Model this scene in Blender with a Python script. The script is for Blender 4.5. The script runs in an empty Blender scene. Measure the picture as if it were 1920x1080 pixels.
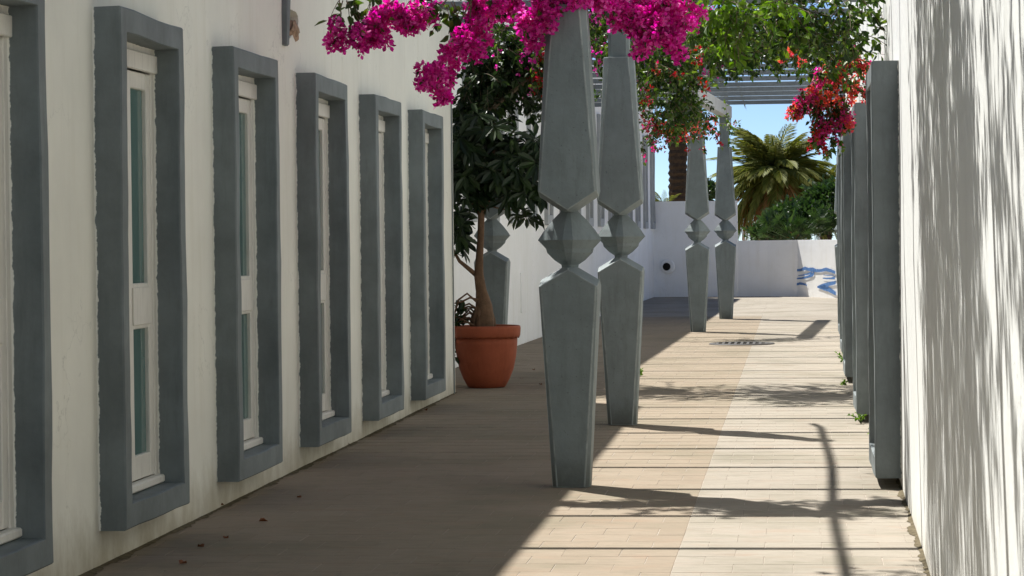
import bpy, bmesh, math, random
import numpy as np
from mathutils import Vector, Matrix, noise

# ---------------------------------------------------------------- camera
SC = bpy.context.scene
COL = SC.collection
F = 4880.0                     # focal length in pixels of a 1920 wide frame
VPX, VPY = 1490.0, 445.0       # where the corridor's direction (+Y) vanishes
RHO = 0.0085                   # small roll of the hand-held camera
CAMZ = 1.5
_v = Vector(((VPX - 960) / F, (540 - VPY) / F, -1.0)).normalized()
_g = Vector((-math.sin(RHO), math.cos(RHO), 0.0))
_u = (_g - _g.dot(_v) * _v).normalized()
_x = _v.cross(_u)
RW = Matrix((_x, _v, _u))      # rows: world axes in camera space -> camera-to-world
cam_data = bpy.data.cameras.new('camera')
cam_data.sensor_width = 36.0
cam_data.lens = 36.0 * F / 1920.0
cam_data.clip_start = 0.1
cam_data.clip_end = 3000.0
cam = bpy.data.objects.new('camera', cam_data)
COL.objects.link(cam)
M4 = RW.to_4x4()
M4.translation = Vector((0, 0, CAMZ))
cam.matrix_world = M4
SC.camera = cam

# ---------------------------------------------------------------- sky and sun
SUN = Vector((-1.57, 1.60, 3.46)).normalized()
world = bpy.data.worlds.new('World')
SC.world = world
world.use_nodes = True
wn = world.node_tree
wn.nodes.clear()
w_out = wn.nodes.new('ShaderNodeOutputWorld')
w_bg = wn.nodes.new('ShaderNodeBackground')
w_sky = wn.nodes.new('ShaderNodeTexSky')
w_sky.sky_type = 'NISHITA'
w_sky.sun_disc = False
w_sky.sun_elevation = math.asin(SUN.z)
w_sky.sun_rotation = math.atan2(SUN.x, SUN.y)
w_sky.altitude = 6000.0
w_sky.air_density = 1.0
w_sky.dust_density = 0.0
w_sky.ozone_density = 3.0
w_bg.inputs['Strength'].default_value = 0.069
wn.links.new(w_sky.outputs[0], w_bg.inputs[0])
wn.links.new(w_bg.outputs[0], w_out.inputs[0])

sun_data = bpy.data.lights.new('sun', 'SUN')
sun_data.energy = 4.6
sun_data.angle = math.radians(0.7)
sun_data.color = (1.0, 0.975, 0.925)
sun = bpy.data.objects.new('sun', sun_data)
COL.objects.link(sun)
sun.rotation_euler = SUN.to_track_quat('Z', 'Y').to_euler()
sun.location = SUN * 40

SC.view_settings.view_transform = 'Standard'
SC.view_settings.look = 'None'
SC.view_settings.exposure = 1.0
SC.view_settings.gamma = 1.0
SC.view_settings.use_curve_mapping = False
SC.render.engine = 'CYCLES'
SC.cycles.max_bounces = 10
SC.cycles.diffuse_bounces = 6
SC.cycles.transparent_max_bounces = 8
SC.cycles.caustics_reflective = False
SC.cycles.caustics_refractive = False
SC.cycles.use_denoising = True

random.seed(7)
rng = np.random.default_rng(7)
R = random.uniform


def gz(y):
    """height of the gently rising floor"""
    return 0.0045 * max(0.0, y - 10.0)


def at(px, py, Y):
    """the point at distance Y down the corridor seen at a place of the photograph"""
    d = RW @ Vector(((px - 960) / F, (540 - py) / F, -1.0))
    return Vector((0, 0, CAMZ)) + d * (Y / d.y)


# ---------------------------------------------------------------- objects
def link(o, parent=None):
    COL.objects.link(o)
    if parent is not None:
        o.parent = parent
    return o


def tag(o, label=None, cat=None, group=None, kind=None):
    if label: o['label'] = label
    if cat: o['category'] = cat
    if group: o['group'] = group
    if kind: o['kind'] = kind
    return o


def empty(name, loc=(0, 0, 0), rz=0.0, parent=None):
    o = bpy.data.objects.new(name, None)
    o.location = loc
    o.rotation_euler = (0, 0, rz)
    o.empty_display_size = 0.2
    return link(o, parent)


def mesh_obj(name, verts, faces, mat, parent=None, smooth=False, loc=(0, 0, 0)):
    me = bpy.data.meshes.new(name)
    me.from_pydata([tuple(v) for v in verts], [], faces)
    me.update()
    if mat is not None:
        me.materials.append(mat)
    if smooth:
        me.polygons.foreach_set('use_smooth', [True] * len(me.polygons))
    o = bpy.data.objects.new(name, me)
    o.location = loc
    return link(o, parent)


def np_obj(name, V, Fq, mat, parent=None, smooth=False):
    """fast mesh from numpy arrays; Fq is (n,3) or (n,4)"""
    me = bpy.data.meshes.new(name)
    V = np.asarray(V, dtype=np.float32).reshape(-1, 3)
    Fq = np.asarray(Fq, dtype=np.int32)
    k = Fq.shape[1]
    me.vertices.add(len(V))
    me.vertices.foreach_set('co', V.ravel())
    me.loops.add(Fq.size)
    me.loops.foreach_set('vertex_index', Fq.ravel())
    me.polygons.add(len(Fq))
    me.polygons.foreach_set('loop_start', np.arange(0, Fq.size, k, dtype=np.int32))
    me.polygons.foreach_set('loop_total', np.full(len(Fq), k, dtype=np.int32))
    me.update(calc_edges=True)
    me.polygons.foreach_set('use_smooth', np.full(len(Fq), bool(smooth)))
    if mat is not None:
        me.materials.append(mat)
    o = bpy.data.objects.new(name, me)
    return link(o, parent)


def bm_obj(name, bm, mat, parent=None, smooth=False, loc=(0, 0, 0)):
    bmesh.ops.recalc_face_normals(bm, faces=bm.faces)
    me = bpy.data.meshes.new(name)
    bm.to_mesh(me)
    bm.free()
    if mat is not None:
        me.materials.append(mat)
    if smooth:
        me.polygons.foreach_set('use_smooth', [True] * len(me.polygons))
    o = bpy.data.objects.new(name, me)
    o.location = loc
    return link(o, parent)


def bm_box(bm, lo, hi, bevel=0.0, seg=1):
    r = bmesh.ops.create_cube(bm, size=1.0)
    vs = r['verts']
    c = [(lo[i] + hi[i]) / 2 for i in range(3)]
    s = [(hi[i] - lo[i]) for i in range(3)]
    for v in vs:
        v.co = Vector((c[0] + v.co.x * s[0], c[1] + v.co.y * s[1], c[2] + v.co.z * s[2]))
    if bevel > 0:
        es = list({e for v in vs for e in v.link_edges})
        bmesh.ops.bevel(bm, geom=es, offset=bevel, segments=seg, affect='EDGES', profile=0.5)


def box(name, lo, hi, mat, parent=None, bevel=0.0):
    bm = bmesh.new()
    bm_box(bm, lo, hi, bevel)
    return bm_obj(name, bm, mat, parent)


def tube_arrays(pts, radii, n=6):
    P = [Vector(p) for p in pts]
    V, Q = [], []
    up = Vector((0.13, 0.21, 0.97))
    for i, p in enumerate(P):
        t = (P[min(i + 1, len(P) - 1)] - P[max(i - 1, 0)]).normalized()
        a = t.cross(up)
        if a.length < 1e-3: a = t.cross(Vector((1, 0, 0)))
        a.normalize()
        b = t.cross(a)
        for k in range(n):
            th = 2 * math.pi * k / n
            V.append(p + (a * math.cos(th) + b * math.sin(th)) * radii[i])
    for i in range(len(P) - 1):
        for k in range(n):
            k2 = (k + 1) % n
            Q.append((i * n + k, i * n + k2, (i + 1) * n + k2, (i + 1) * n + k))
    return V, Q


class Bag:
    """collects quads of many pieces that belong to one part"""
    def __init__(s): s.V, s.Q, s.n = [], [], 0
    def add(s, V, Q):
        V = np.asarray([tuple(v) for v in V], dtype=np.float32) if not isinstance(V, np.ndarray) else V
        Q = np.asarray(Q, dtype=np.int32)
        s.V.append(V); s.Q.append(Q + s.n); s.n += len(V)
    def tube(s, pts, radii, n=5): s.add(*tube_arrays(pts, radii, n))
    def build(s, name, mat, parent=None, smooth=False):
        if not s.V: return None
        return np_obj(name, np.concatenate(s.V), np.concatenate(s.Q), mat, parent, smooth)


# ---------------------------------------------------------------- materials
def new_mat(name):
    m = bpy.data.materials.new(name)
    m.use_nodes = True
    nt = m.node_tree
    nt.nodes.clear()
    out = nt.nodes.new('ShaderNodeOutputMaterial')
    b = nt.nodes.new('ShaderNodeBsdfPrincipled')
    nt.links.new(b.outputs[0], out.inputs[0])
    return m, nt, b, out


def N(nt, kind, **kw):
    n = nt.nodes.new(kind)
    for k, v in kw.items():
        if k in n.inputs: n.inputs[k].default_value = v
        else: setattr(n, k, v)
    return n


def ramp(nt, src, stops):
    r = nt.nodes.new('ShaderNodeValToRGB')
    e = r.color_ramp.elements
    e[0].position, e[0].color = stops[0][0], (*stops[0][1], 1)
    e[1].position, e[1].color = stops[-1][0], (*stops[-1][1], 1)
    for p, c in stops[1:-1]:
        n = e.new(p); n.color = (*c, 1)
    nt.links.new(src, r.inputs[0])
    return r.outputs[0]


def mixc(nt, a, b, fac, blend='MIX'):
    m = nt.nodes.new('ShaderNodeMix')
    m.data_type = 'RGBA'; m.blend_type = blend
    for sock, val in ((m.inputs[6], a), (m.inputs[7], b), (m.inputs[0], fac)):
        if isinstance(val, bpy.types.NodeSocket): nt.links.new(val, sock)
        elif isinstance(val, tuple): sock.default_value = (*val, 1)
        else: sock.default_value = val
    return m.outputs[2]


def coords(nt, scale=(1, 1, 1)):
    g = nt.nodes.new('ShaderNodeNewGeometry')
    mp = nt.nodes.new('ShaderNodeMapping')
    mp.inputs['Scale'].default_value = scale
    nt.links.new(g.outputs['Position'], mp.inputs[0])
    return mp.outputs[0]


def noise_n(nt, vec, scale, detail=6, rough=0.6, dist=0.0):
    n = N(nt, 'ShaderNodeTexNoise')
    n.inputs['Scale'].default_value = scale
    n.inputs['Detail'].default_value = detail
    n.inputs['Roughness'].default_value = rough
    n.inputs['Distortion'].default_value = dist
    nt.links.new(vec, n.inputs['Vector'])
    return n.outputs[0]


def bump(nt, b, h, strength, dist):
    bp = nt.nodes.new('ShaderNodeBump')
    bp.inputs['Strength'].default_value = strength
    bp.inputs['Distance'].default_value = dist
    nt.links.new(h, bp.inputs['Height'])
    nt.links.new(bp.outputs[0], b.inputs['Normal'])
    return bp


def math_n(nt, op, a, b=None):
    m = nt.nodes.new('ShaderNodeMath'); m.operation = op; m.use_clamp = False
    for i, v in enumerate((a, b)):
        if v is None: continue
        if isinstance(v, bpy.types.NodeSocket): nt.links.new(v, m.inputs[i])
        else: m.inputs[i].default_value = v
    return m.outputs[0]


def plaster(name, col, dirt_col, dirt_h=0.35, bump_d=0.006, var=0.08):
    """lime-washed wall: brush marks, faint runs, splash dirt along the foot"""
    m, nt, b, out = new_mat(name)
    p = coords(nt)
    n1 = noise_n(nt, p, 1.3, 5)
    n2 = noise_n(nt, coords(nt, (3.0, 3.0, 0.35)), 2.2, 6, 0.65)
    n3 = noise_n(nt, p, 38, 4)
    lo = tuple(c * (1 - var) for c in col); hi = tuple(min(.92, c * (1 + var * .45)) for c in col)
    c = ramp(nt, n1, [(.3, lo), (.7, hi)])
    st = ramp(nt, n2, [(.52, (0, 0, 0)), (.78, (1, 1, 1))])
    c = mixc(nt, c, tuple(x * y for x, y in zip(col, (.80, .78, .72))), math_n(nt, 'MULTIPLY', st, .45))
    # splash-back stains near the paving, broken up by noise
    sep = nt.nodes.new('ShaderNodeSeparateXYZ'); nt.links.new(p, sep.inputs[0])
    nz = noise_n(nt, coords(nt, (1, 1, .6)), 5.5, 7, .7)
    h = math_n(nt, 'SUBTRACT', sep.outputs[2], math_n(nt, 'MULTIPLY', nz, dirt_h * 1.6))
    f = ramp(nt, math_n(nt, 'ADD', math_n(nt, 'MULTIPLY', h, 1.0 / dirt_h), .9), [(.0, (1, 1, 1)), (1.0, (0, 0, 0))])
    c = mixc(nt, c, dirt_col, math_n(nt, 'MULTIPLY', f, .75))
    # hairline cracks and filled scratches
    vo = nt.nodes.new('ShaderNodeTexVoronoi'); vo.feature = 'DISTANCE_TO_EDGE'; vo.inputs['Scale'].default_value = .9
    wv = nt.nodes.new('ShaderNodeVectorMath'); wv.operation = 'ADD'
    nv = nt.nodes.new('ShaderNodeTexNoise'); nv.inputs['Scale'].default_value = 3.5; nv.inputs['Detail'].default_value = 6
    nt.links.new(p, nv.inputs['Vector']); nt.links.new(p, wv.inputs[0]); nt.links.new(nv.outputs[1], wv.inputs[1])
    nt.links.new(wv.outputs[0], vo.inputs['Vector'])
    ck = math_n(nt, 'MULTIPLY', ramp(nt, vo.outputs[0], [(.0, (1, 1, 1)), (.007, (0, 0, 0))]), ramp(nt, n1, [(.48, (0, 0, 0)), (.60, (1, 1, 1))]))
    c = mixc(nt, c, tuple(x * .55 for x in col), math_n(nt, 'MULTIPLY', ck, .45))
    nt.links.new(c, b.inputs['Base Color'])
    b.inputs['Roughness'].default_value = .9
    b.inputs['Specular IOR Level'].default_value = .2
    hh = math_n(nt, 'ADD', math_n(nt, 'MULTIPLY', n3, .25), noise_n(nt, p, 7, 5))
    bump(nt, b, hh, .55, bump_d)
    return m


def painted(name, col, var=.18, scale=3.0, rough=.6, bump_d=.003, worn=None, overlap=None, grime=False):
    m, nt, b, out = new_mat(name)
    p = coords(nt)
    n1 = noise_n(nt, p, scale, 7, .65)
    n2 = noise_n(nt, coords(nt, (4, 4, .6)), scale * 1.6, 6, .7)
    c = ramp(nt, n1, [(.28, tuple(x * (1 - var) for x in col)), (.72, tuple(x * (1 + var) for x in col))])
    st = ramp(nt, n2, [(.5, (0, 0, 0)), (.75, (1, 1, 1))])
    c = mixc(nt, c, tuple(x * .72 for x in col), math_n(nt, 'MULTIPLY', st, .7))
    if worn:
        n4 = noise_n(nt, p, 21, 8, .75)
        c = mixc(nt, c, worn, ramp(nt, n4, [(.63, (0, 0, 0)), (.72, (.55, .55, .55))]))
    if overlap or grime:
        tc = nt.nodes.new('ShaderNodeTexCoord')
        sp = nt.nodes.new('ShaderNodeSeparateXYZ'); nt.links.new(tc.outputs['Object'], sp.inputs[0])
    if overlap:      # limewash lapping unevenly onto the frame where it meets the wall
        nn = noise_n(nt, coords(nt, (1, 1, 1)), 17, 6, .75)
        h = math_n(nt, 'SUBTRACT', sp.outputs[1], math_n(nt, 'MULTIPLY', math_n(nt, 'SUBTRACT', nn, .34), .034))
        c = mixc(nt, c, overlap, ramp(nt, math_n(nt, 'ADD', math_n(nt, 'MULTIPLY', h, 60), .5), [(.42, (1, 1, 1)), (.58, (0, 0, 0))]))
    if grime:        # splash marks and a damp tide line at the foot
        nn = noise_n(nt, p, 9, 7, .7)
        h = math_n(nt, 'SUBTRACT', sp.outputs[2], math_n(nt, 'MULTIPLY', nn, .30))
        c = mixc(nt, c, (.085, .09, .075), math_n(nt, 'MULTIPLY', ramp(nt, math_n(nt, 'ADD', math_n(nt, 'MULTIPLY', h, 4), .5), [(.0, (1, 1, 1)), (.7, (0, 0, 0))]), .7))
        pits = noise_n(nt, p, 70, 2, .5)
        c = mixc(nt, c, tuple(x * .5 for x in col), math_n(nt, 'MULTIPLY', ramp(nt, pits, [(.68, (0, 0, 0)), (.74, (1, 1, 1))]), .8))
    nt.links.new(c, b.inputs['Base Color'])
    b.inputs['Roughness'].default_value = rough
    b.inputs['Specular IOR Level'].default_value = .3
    bump(nt, b, math_n(nt, 'ADD', noise_n(nt, p, 45, 4), math_n(nt, 'MULTIPLY', n1, 2.0)), .4, bump_d)
    return m


def tile_mat(name, c1, c2, per_island):
    m, nt, b, out = new_mat(name)
    p = coords(nt)
    if per_island:
        rnd = nt.nodes.new('ShaderNodeNewGeometry').outputs['Random Per Island']
    else:
        rnd = nt.nodes.new('ShaderNodeObjectInfo').outputs['Random']
    c = ramp(nt, rnd, [(0, c1), (.5, tuple((x + y) / 2 for x, y in zip(c1, c2))), (1, c2)])
    n1 = noise_n(nt, coords(nt, (1, 3.5, 1)), 6, 8, .7)
    c = mixc(nt, c, tuple(x * .70 for x in c1), math_n(nt, 'MULTIPLY', ramp(nt, n1, [(.45, (0, 0, 0)), (.75, (1, 1, 1))]), .55))
    n2 = noise_n(nt, p, .9, 5, .6)
    c = mixc(nt, c, (.15, .14, .095), math_n(nt, 'MULTIPLY', ramp(nt, n2, [(.46, (0, 0, 0)), (.72, (1, 1, 1))]), .5))
    n5 = noise_n(nt, coords(nt, (1, 2.2, 1)), 2.6, 7, .7, .6)
    c = mixc(nt, c, (.30, .19, .13), math_n(nt, 'MULTIPLY', ramp(nt, n5, [(.52, (0, 0, 0)), (.70, (1, 1, 1))]), .28))
    c = mixc(nt, c, (.17, .16, .11), math_n(nt, 'MULTIPLY', ramp(nt, n5, [(.28, (1, 1, 1)), (.44, (0, 0, 0))]), .42))
    n3 = noise_n(nt, p, 60, 3)
    c = mixc(nt, c, tuple(x * .6 for x in c1), math_n(nt, 'MULTIPLY', ramp(nt, n3, [(.62, (0, 0, 0)), (.72, (1, 1, 1))]), .35))
    nt.links.new(c, b.inputs['Base Color'])
    b.inputs['Roughness'].default_value = .95
    b.inputs['Specular IOR Level'].default_value = .04
    bump(nt, b, math_n(nt, 'ADD', n3, n1), .35, .003)
    return m


def leaf_mat(name, cols, trans=.35, rough=.45, spec=.4):
    m, nt, b, out = new_mat(name)
    rnd = nt.nodes.new('ShaderNodeNewGeometry').outputs['Random Per Island']
    k = len(cols) - 1
    c = ramp(nt, rnd, [(i / k, cc) for i, cc in enumerate(cols)])
    nt.links.new(c, b.inputs['Base Color'])
    b.inputs['Roughness'].default_value = rough
    b.inputs['Specular IOR Level'].default_value = spec
    t = nt.nodes.new('ShaderNodeBsdfTranslucent')
    hs = nt.nodes.new('ShaderNodeHueSaturation')
    hs.inputs['Saturation'].default_value = 1.12
    hs.inputs['Value'].default_value = 1.25
    nt.links.new(c, hs.inputs['Color'])
    nt.links.new(hs.outputs[0], t.inputs[0])
    mx = nt.nodes.new('ShaderNodeMixShader')
    mx.inputs[0].default_value = trans
    nt.links.new(b.outputs[0], mx.inputs[1]); nt.links.new(t.outputs[0], mx.inputs[2])
    nt.links.new(mx.outputs[0], out.inputs[0])
    return m


def plain(name, col, rough=.6, spec=.3, var=.15, scale=12):
    m, nt, b, out = new_mat(name)
    n1 = noise_n(nt, coords(nt), scale, 5)
    nt.links.new(ramp(nt, n1, [(.3, tuple(x * (1 - var) for x in col)), (.7, tuple(x * (1 + var) for x in col))]), b.inputs['Base Color'])
    b.inputs['Roughness'].default_value = rough
    b.inputs['Specular IOR Level'].default_value = spec
    bump(nt, b, n1, .3, .004)
    return m


M = {}
M['wall_l'] = plaster('lime_plaster_warm', (.85, .84, .755), (.36, .31, .20), .36)
M['wall_r'] = plaster('lime_plaster_white', (.72, .73, .705), (.60, .56, .48), .18, .010, .05)
M['wall_f'] = plaster('lime_plaster_far', (.91, .91, .88), (.62, .57, .48), .16)
M['grey'] = painted('grey_paint', (.165, .192, .196), .30, 2.2, overlap=(.80, .80, .74))
M['grey_pale'] = painted('hazed_grey_paint', (.36, .375, .375), .15)  # lighter copy of the grey, distance haze put into its colour
M['grey_side'] = painted('grey_cement', (.18, .205, .208), .2, 4, .7, .004, overlap=(.80, .80, .74))
M['column'] = painted('grey_concrete', (.180, .212, .216), .18, 3.5, .6, .004, (.27, .29, .285), grime=True)
M['column_edge'] = painted('worn_concrete_edge', (.27, .30, .295), .35, 9, .75, .004)
M['beam_pale'] = painted('pale_grey_beam', (.46, .47, .46), .12, 5, .7, .003)
M['wood_grey'] = painted('weathered_grey_timber', (.17, .19, .20), .2, 5, .75, .004)
M['white_paint'] = painted('white_gloss_paint', (.74, .72, .66), .05, 6, .45, .001)
M['brown'] = plain('raw_broken_plaster', (.36, .25, .17), .95, .1, .4, 25)
M['dark'] = plain('hole_shade_black', (.02, .018, .015), .95, .05)  # near-black colour standing in for the shade inside holes
M['terracotta'] = painted('terracotta', (.34, .085, .038), .22, 4, .7, .002, (.42, .17, .10))
M['soil'] = plain('soil', (.04, .028, .018), .95, .1, .4, 40)
M['soil_dust'] = plain('soil_dust', (.12, .10, .065), .95, .05, .4, 30)
M['bark'] = painted('pale_bark', (.15, .088, .05), .3, 14, .85, .008)
M['vine_bark'] = painted('vine_bark', (.17, .13, .085), .3, 20, .85, .006)
M['palm_bark'] = painted('palm_bark', (.06, .040, .024), .4, 9, .95, .01)
M['leaf_boug'] = leaf_mat('bougainvillea_leaf', [(.016, .036, .006), (.032, .072, .010), (.066, .130, .017), (.16, .23, .034)], .36, .38, .5)
M['leaf_lime'] = leaf_mat('young_leaf', [(.06, .13, .014), (.11, .21, .022), (.19, .29, .045)], .45)
M['leaf_dark'] = leaf_mat('dark_vine_leaf', [(.012, .024, .008), (.022, .045, .012), (.04, .075, .016)], .2)
M['leaf_tree'] = leaf_mat('umbrella_leaf', [(.010, .022, .008), (.018, .036, .011), (.035, .060, .018)], .15, .38, .35)
M['magenta'] = leaf_mat('magenta_bract', [(.32, .006, .14), (.56, .014, .27), (.72, .028, .38), (.80, .06, .46), (.86, .24, .60)], .5, .42, .5)
M['orange'] = leaf_mat('coral_bract', [(.66, .10, .17), (.76, .15, .12), (.78, .23, .12), (.70, .10, .22)], .5, .6, .2)
M['pinkbr'] = leaf_mat('pink_bract', [(.66, .06, .22), (.76, .12, .30), (.62, .05, .34)], .5, .6, .2)
M['red'] = leaf_mat('dark_red_bract', [(.28, .025, .02), (.42, .05, .035), (.45, .03, .12)], .45, .6, .2)
M['frond'] = leaf_mat('palm_frond', [(.12, .145, .028), (.20, .225, .045), (.31, .30, .085)], .42, .6, .2)
M['frond_dry'] = leaf_mat('dry_palm_frond', [(.42, .24, .10), (.55, .34, .15), (.36, .20, .08)], .42, .8, .2)
M['leaf_shrub'] = leaf_mat('shrub_leaf', [(.020, .045, .012), (.035, .07, .016), (.055, .10, .025)], .25)
M['leaf_dead'] = leaf_mat('dead_leaf', [(.13, .05, .025), (.2, .075, .035), (.10, .055, .03)], .1, .8, .2)
M['iron'] = plain('cast_iron', (.05, .045, .04), .7, .4)
M['blue'] = painted('blue_brush_paint', (.10, .22, .48), .3, 16, .8, .001)
M['grout'] = plain('grout', (.345, .30, .25), .9, .1, .2, 9)
M['earth'] = plain('dry_earth', (.26, .21, .15), .95, .1, .25, 2)
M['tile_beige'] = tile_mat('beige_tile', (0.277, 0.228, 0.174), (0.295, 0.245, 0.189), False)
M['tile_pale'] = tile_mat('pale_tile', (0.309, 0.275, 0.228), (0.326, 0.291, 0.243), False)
M['tile_beige_f'] = tile_mat('beige_tile_far', (0.281, 0.232, 0.177), (0.290, 0.242, 0.185), True)
M['paving_far'] = tile_mat('far_paving', (0.350, 0.313, 0.261), (0.365, 0.329, 0.275), True)
M['tile_pale_f'] = tile_mat('pale_tile_far', (0.313, 0.279, 0.232), (0.322, 0.287, 0.239), True)


def glass_mat():
    m, nt, b, out = new_mat('window_glass')
    n = noise_n(nt, coords(nt, (1, 1, .4)), 1.2, 3)
    nt.links.new(ramp(nt, n, [(.3, (.06, .135, .13)), (.7, (.13, .215, .20))]), b.inputs['Base Color'])
    b.inputs['Roughness'].default_value = .08
    b.inputs['Specular IOR Level'].default_value = .5
    return m


M['glass'] = glass_mat()

# ---------------------------------------------------------------- ground and paving
mesh_obj('ground', [(-600, -200, -.06), (600, -200, -.06), (600, 1200, -.06), (-600, 1200, -.06)], [(0, 1, 2, 3)], M['earth'])
tag(bpy.data.objects['ground'], kind='structure')

PX0, PX1 = -4.2, 2.2
ys = [-6, 10, 42.4, 60]
Vp = []
for y in ys:
    Vp += [(PX0, y, gz(y) - .002), (PX1, y, gz(y) - .002)]
Vp += [(8.0, 42.4, gz(42.4) - .002), (8.0, 60, gz(60) - .002)]
pav = mesh_obj('pavement', Vp, [(0, 1, 3, 2), (2, 3, 5, 4), (4, 5, 7, 6), (5, 8, 9, 7)], M['grout'])
tag(pav, kind='structure')

TW, TD = .272, .283
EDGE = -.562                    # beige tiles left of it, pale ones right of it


def tile_bm(w, d):
    bm = bmesh.new()
    bm_box(bm, (-w / 2, -d / 2, -.012), (w / 2, d / 2, 0), 0)
    top = [e for e in bm.edges if all(v.co.z > -.001 for v in e.verts)]
    bmesh.ops.bevel(bm, geom=top, offset=.0012, segments=1, affect='EDGES')
    for f in [f for f in bm.faces if f.normal.z < -.9]: bm.faces.remove(f)
    return bm


def tile_mesh(name, mat, w):
    bm = tile_bm(w - .0035, TD - .0035)
    me = bpy.data.meshes.new(name)
    bm.to_mesh(me); bm.free()
    me.materials.append(mat)
    return me


def tile_arrays(w):
    b_ = tile_bm(w - .0035, TD - .0035)
    b_.verts.index_update()
    V_ = np.array([v.co[:] for v in b_.verts], dtype=np.float32)
    Q_ = np.array([[v.index for v in f.verts] for f in b_.faces if len(f.verts) == 4], dtype=np.int32)
    b_.free()
    return V_, Q_


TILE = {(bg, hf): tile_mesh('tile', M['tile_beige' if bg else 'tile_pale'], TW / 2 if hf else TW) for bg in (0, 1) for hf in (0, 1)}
TARR = {hf: tile_arrays(TW / 2 if hf else TW) for hf in (0, 1)}
far = {'tile_beige_f': Bag(), 'tile_pale_f': Bag(), 'paving_far': Bag()}
n_obj = 0
row = 0
y = -5.5
while y < 58.5:
    nr = 9 if y < 42.5 else 30
    if row % 2:
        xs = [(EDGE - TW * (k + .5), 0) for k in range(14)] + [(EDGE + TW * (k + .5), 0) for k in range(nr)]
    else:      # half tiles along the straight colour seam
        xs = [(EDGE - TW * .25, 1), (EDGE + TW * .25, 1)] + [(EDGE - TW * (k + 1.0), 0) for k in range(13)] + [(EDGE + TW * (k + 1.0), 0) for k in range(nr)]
    for x, hf in xs:
        beige = 1 if x < EDGE else 0
        jx, jy, jz = R(-.0010, .0010), R(-.0010, .0010), R(-.0006, .0006)
        inview = 11.25 < y < 19.0 and x > -3.3 and x < .62 and \
            (VPX + (x - TW) * F / y) < 1920 and (VPX + (x + TW) * F / y) > 100
        if inview and n_obj < 300:
            o = bpy.data.objects.new('tile', TILE[(beige, hf)])
            o.location = (x + jx, y + jy, gz(y) + jz)
            o.rotation_euler = (math.atan(.0045) + R(-.0008, .0008), R(-.001, .001), R(-.003, .003))
            link(o, pav)
            n_obj += 1
        else:
            V_, Q_ = TARR[hf]
            far['paving_far' if y > 44.6 else ('tile_beige_f' if beige else 'tile_pale_f')].add(V_ + np.array([x + jx, y + jy, gz(y) + jz], dtype=np.float32), Q_)
    y += TD
    row += 1
for k, bag in far.items():
    o = bag.build('tile_field', M[k], pav)
    o['kind'] = 'stuff'


# ---------------------------------------------------------------- buildings
def wob(v, amp, s=2.3, seed=0.0):
    n = noise.noise_vector(Vector((v[0] * s + seed, v[1] * s, v[2] * s)))
    n2 = noise.noise_vector(Vector((v[0] * s * 6 + seed, v[1] * s * 6, v[2] * s * 6)))
    return Vector(v) + n * amp + n2 * amp * .35


def wall_sheet(name, line, z0, z1, mat, parent, dy=.5, dz=.4, amp=.006, side=1):
    """a hand-trowelled wall face following a plan polyline [(x,y)...], with 0.3 m of thickness"""
    pts = []
    for (a, b) in zip(line[:-1], line[1:]):
        L = math.hypot(b[0] - a[0], b[1] - a[1]); n = max(1, int(L / dy))
        for i in range(n): pts.append((a[0] + (b[0] - a[0]) * i / n, a[1] + (b[1] - a[1]) * i / n))
    pts.append(line[-1])
    nz = max(2, int((z1 - z0) / dz))
    V, Q = [], []
    for (x, y) in pts:
        for j in range(nz + 1):
            z = z0 + (z1 - z0) * j / nz
            V.append(wob((x, y, z), amp, 1.1, 3.0))
    c = nz + 1
    for i in range(len(pts) - 1):
        for j in range(nz):
            Q.append((i * c + j, (i + 1) * c + j, (i + 1) * c + j + 1, i * c + j + 1))
    return V, Q, pts, c


def back_box(V, Q, pts, c, ox, oy):
    """close a sheet into a solid by offsetting its outline"""
    n0 = len(V)
    for i, (x, y) in enumerate(pts):
        V.append(Vector((x + ox, y + oy, V[i * c].z)))
        V.append(Vector((x + ox, y + oy, V[i * c + c - 1].z)))
    for i in range(len(pts) - 1):
        a, b = n0 + 2 * i, n0 + 2 * (i + 1)
        Q.append((a, a + 1, b + 1, b))
        Q.append((i * c + c - 1, (i + 1) * c + c - 1, b + 1, a + 1))
    for i in (0, len(pts) - 1):
        for j in range(c - 1):
            if j == 0: pass
        Q.append(tuple([i * c + j for j in range(c)] + [n0 + 2 * i + 1, n0 + 2 * i]))
    return V, Q


def surround(name, W, H, depth, t_side, t_top, t_bot, mat, seed, parent=None, back=.02):
    """raised plaster frame; local x along the wall, y out of the wall, z up"""
    outer, inner = [], []
    def side(a, b, n):
        return [(a[0] + (b[0] - a[0]) * i / n, a[1] + (b[1] - a[1]) * i / n) for i in range(n)]
    o_c = [(0, 0), (W, 0), (W, H), (0, H)]
    i_c = [(t_side, t_bot), (W - t_side, t_bot), (W - t_side, H - t_top), (t_side, H - t_top)]
    for k, n in enumerate((5, 14, 5, 14)):
        outer += side(o_c[k], o_c[(k + 1) % 4], n)
        inner += side(i_c[k], i_c[(k + 1) % 4], n)
    n = len(outer)
    e = .008
    V = []
    for (ox, oz), (ix, iz) in zip(outer, inner):
        cx, cz = W / 2, H / 2
        so = Vector((cx - ox, 0, cz - oz)).normalized() * e
        prof = [(ox, -.02, oz), (ox, depth - e, oz), (ox + so.x, depth, oz + so.z),
                (ix - so.x * .6, depth, iz - so.z * .6), (ix, depth - e, iz), (ix, -back, iz)]
        for p in prof:
            q = wob(p, .0075, 2.0, seed)
            q = wob(q, .0022, 9.0, seed)
            if p[1] < 0: q.y = p[1]
            V.append(q)
    Q = []
    for i in range(n):
        j = (i + 1) % n
        for k in range(5):
            Q.append((i * 6 + k, i * 6 + k + 1, j * 6 + k + 1, j * 6 + k))
    return mesh_obj(name, V, Q, mat, parent)


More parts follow.
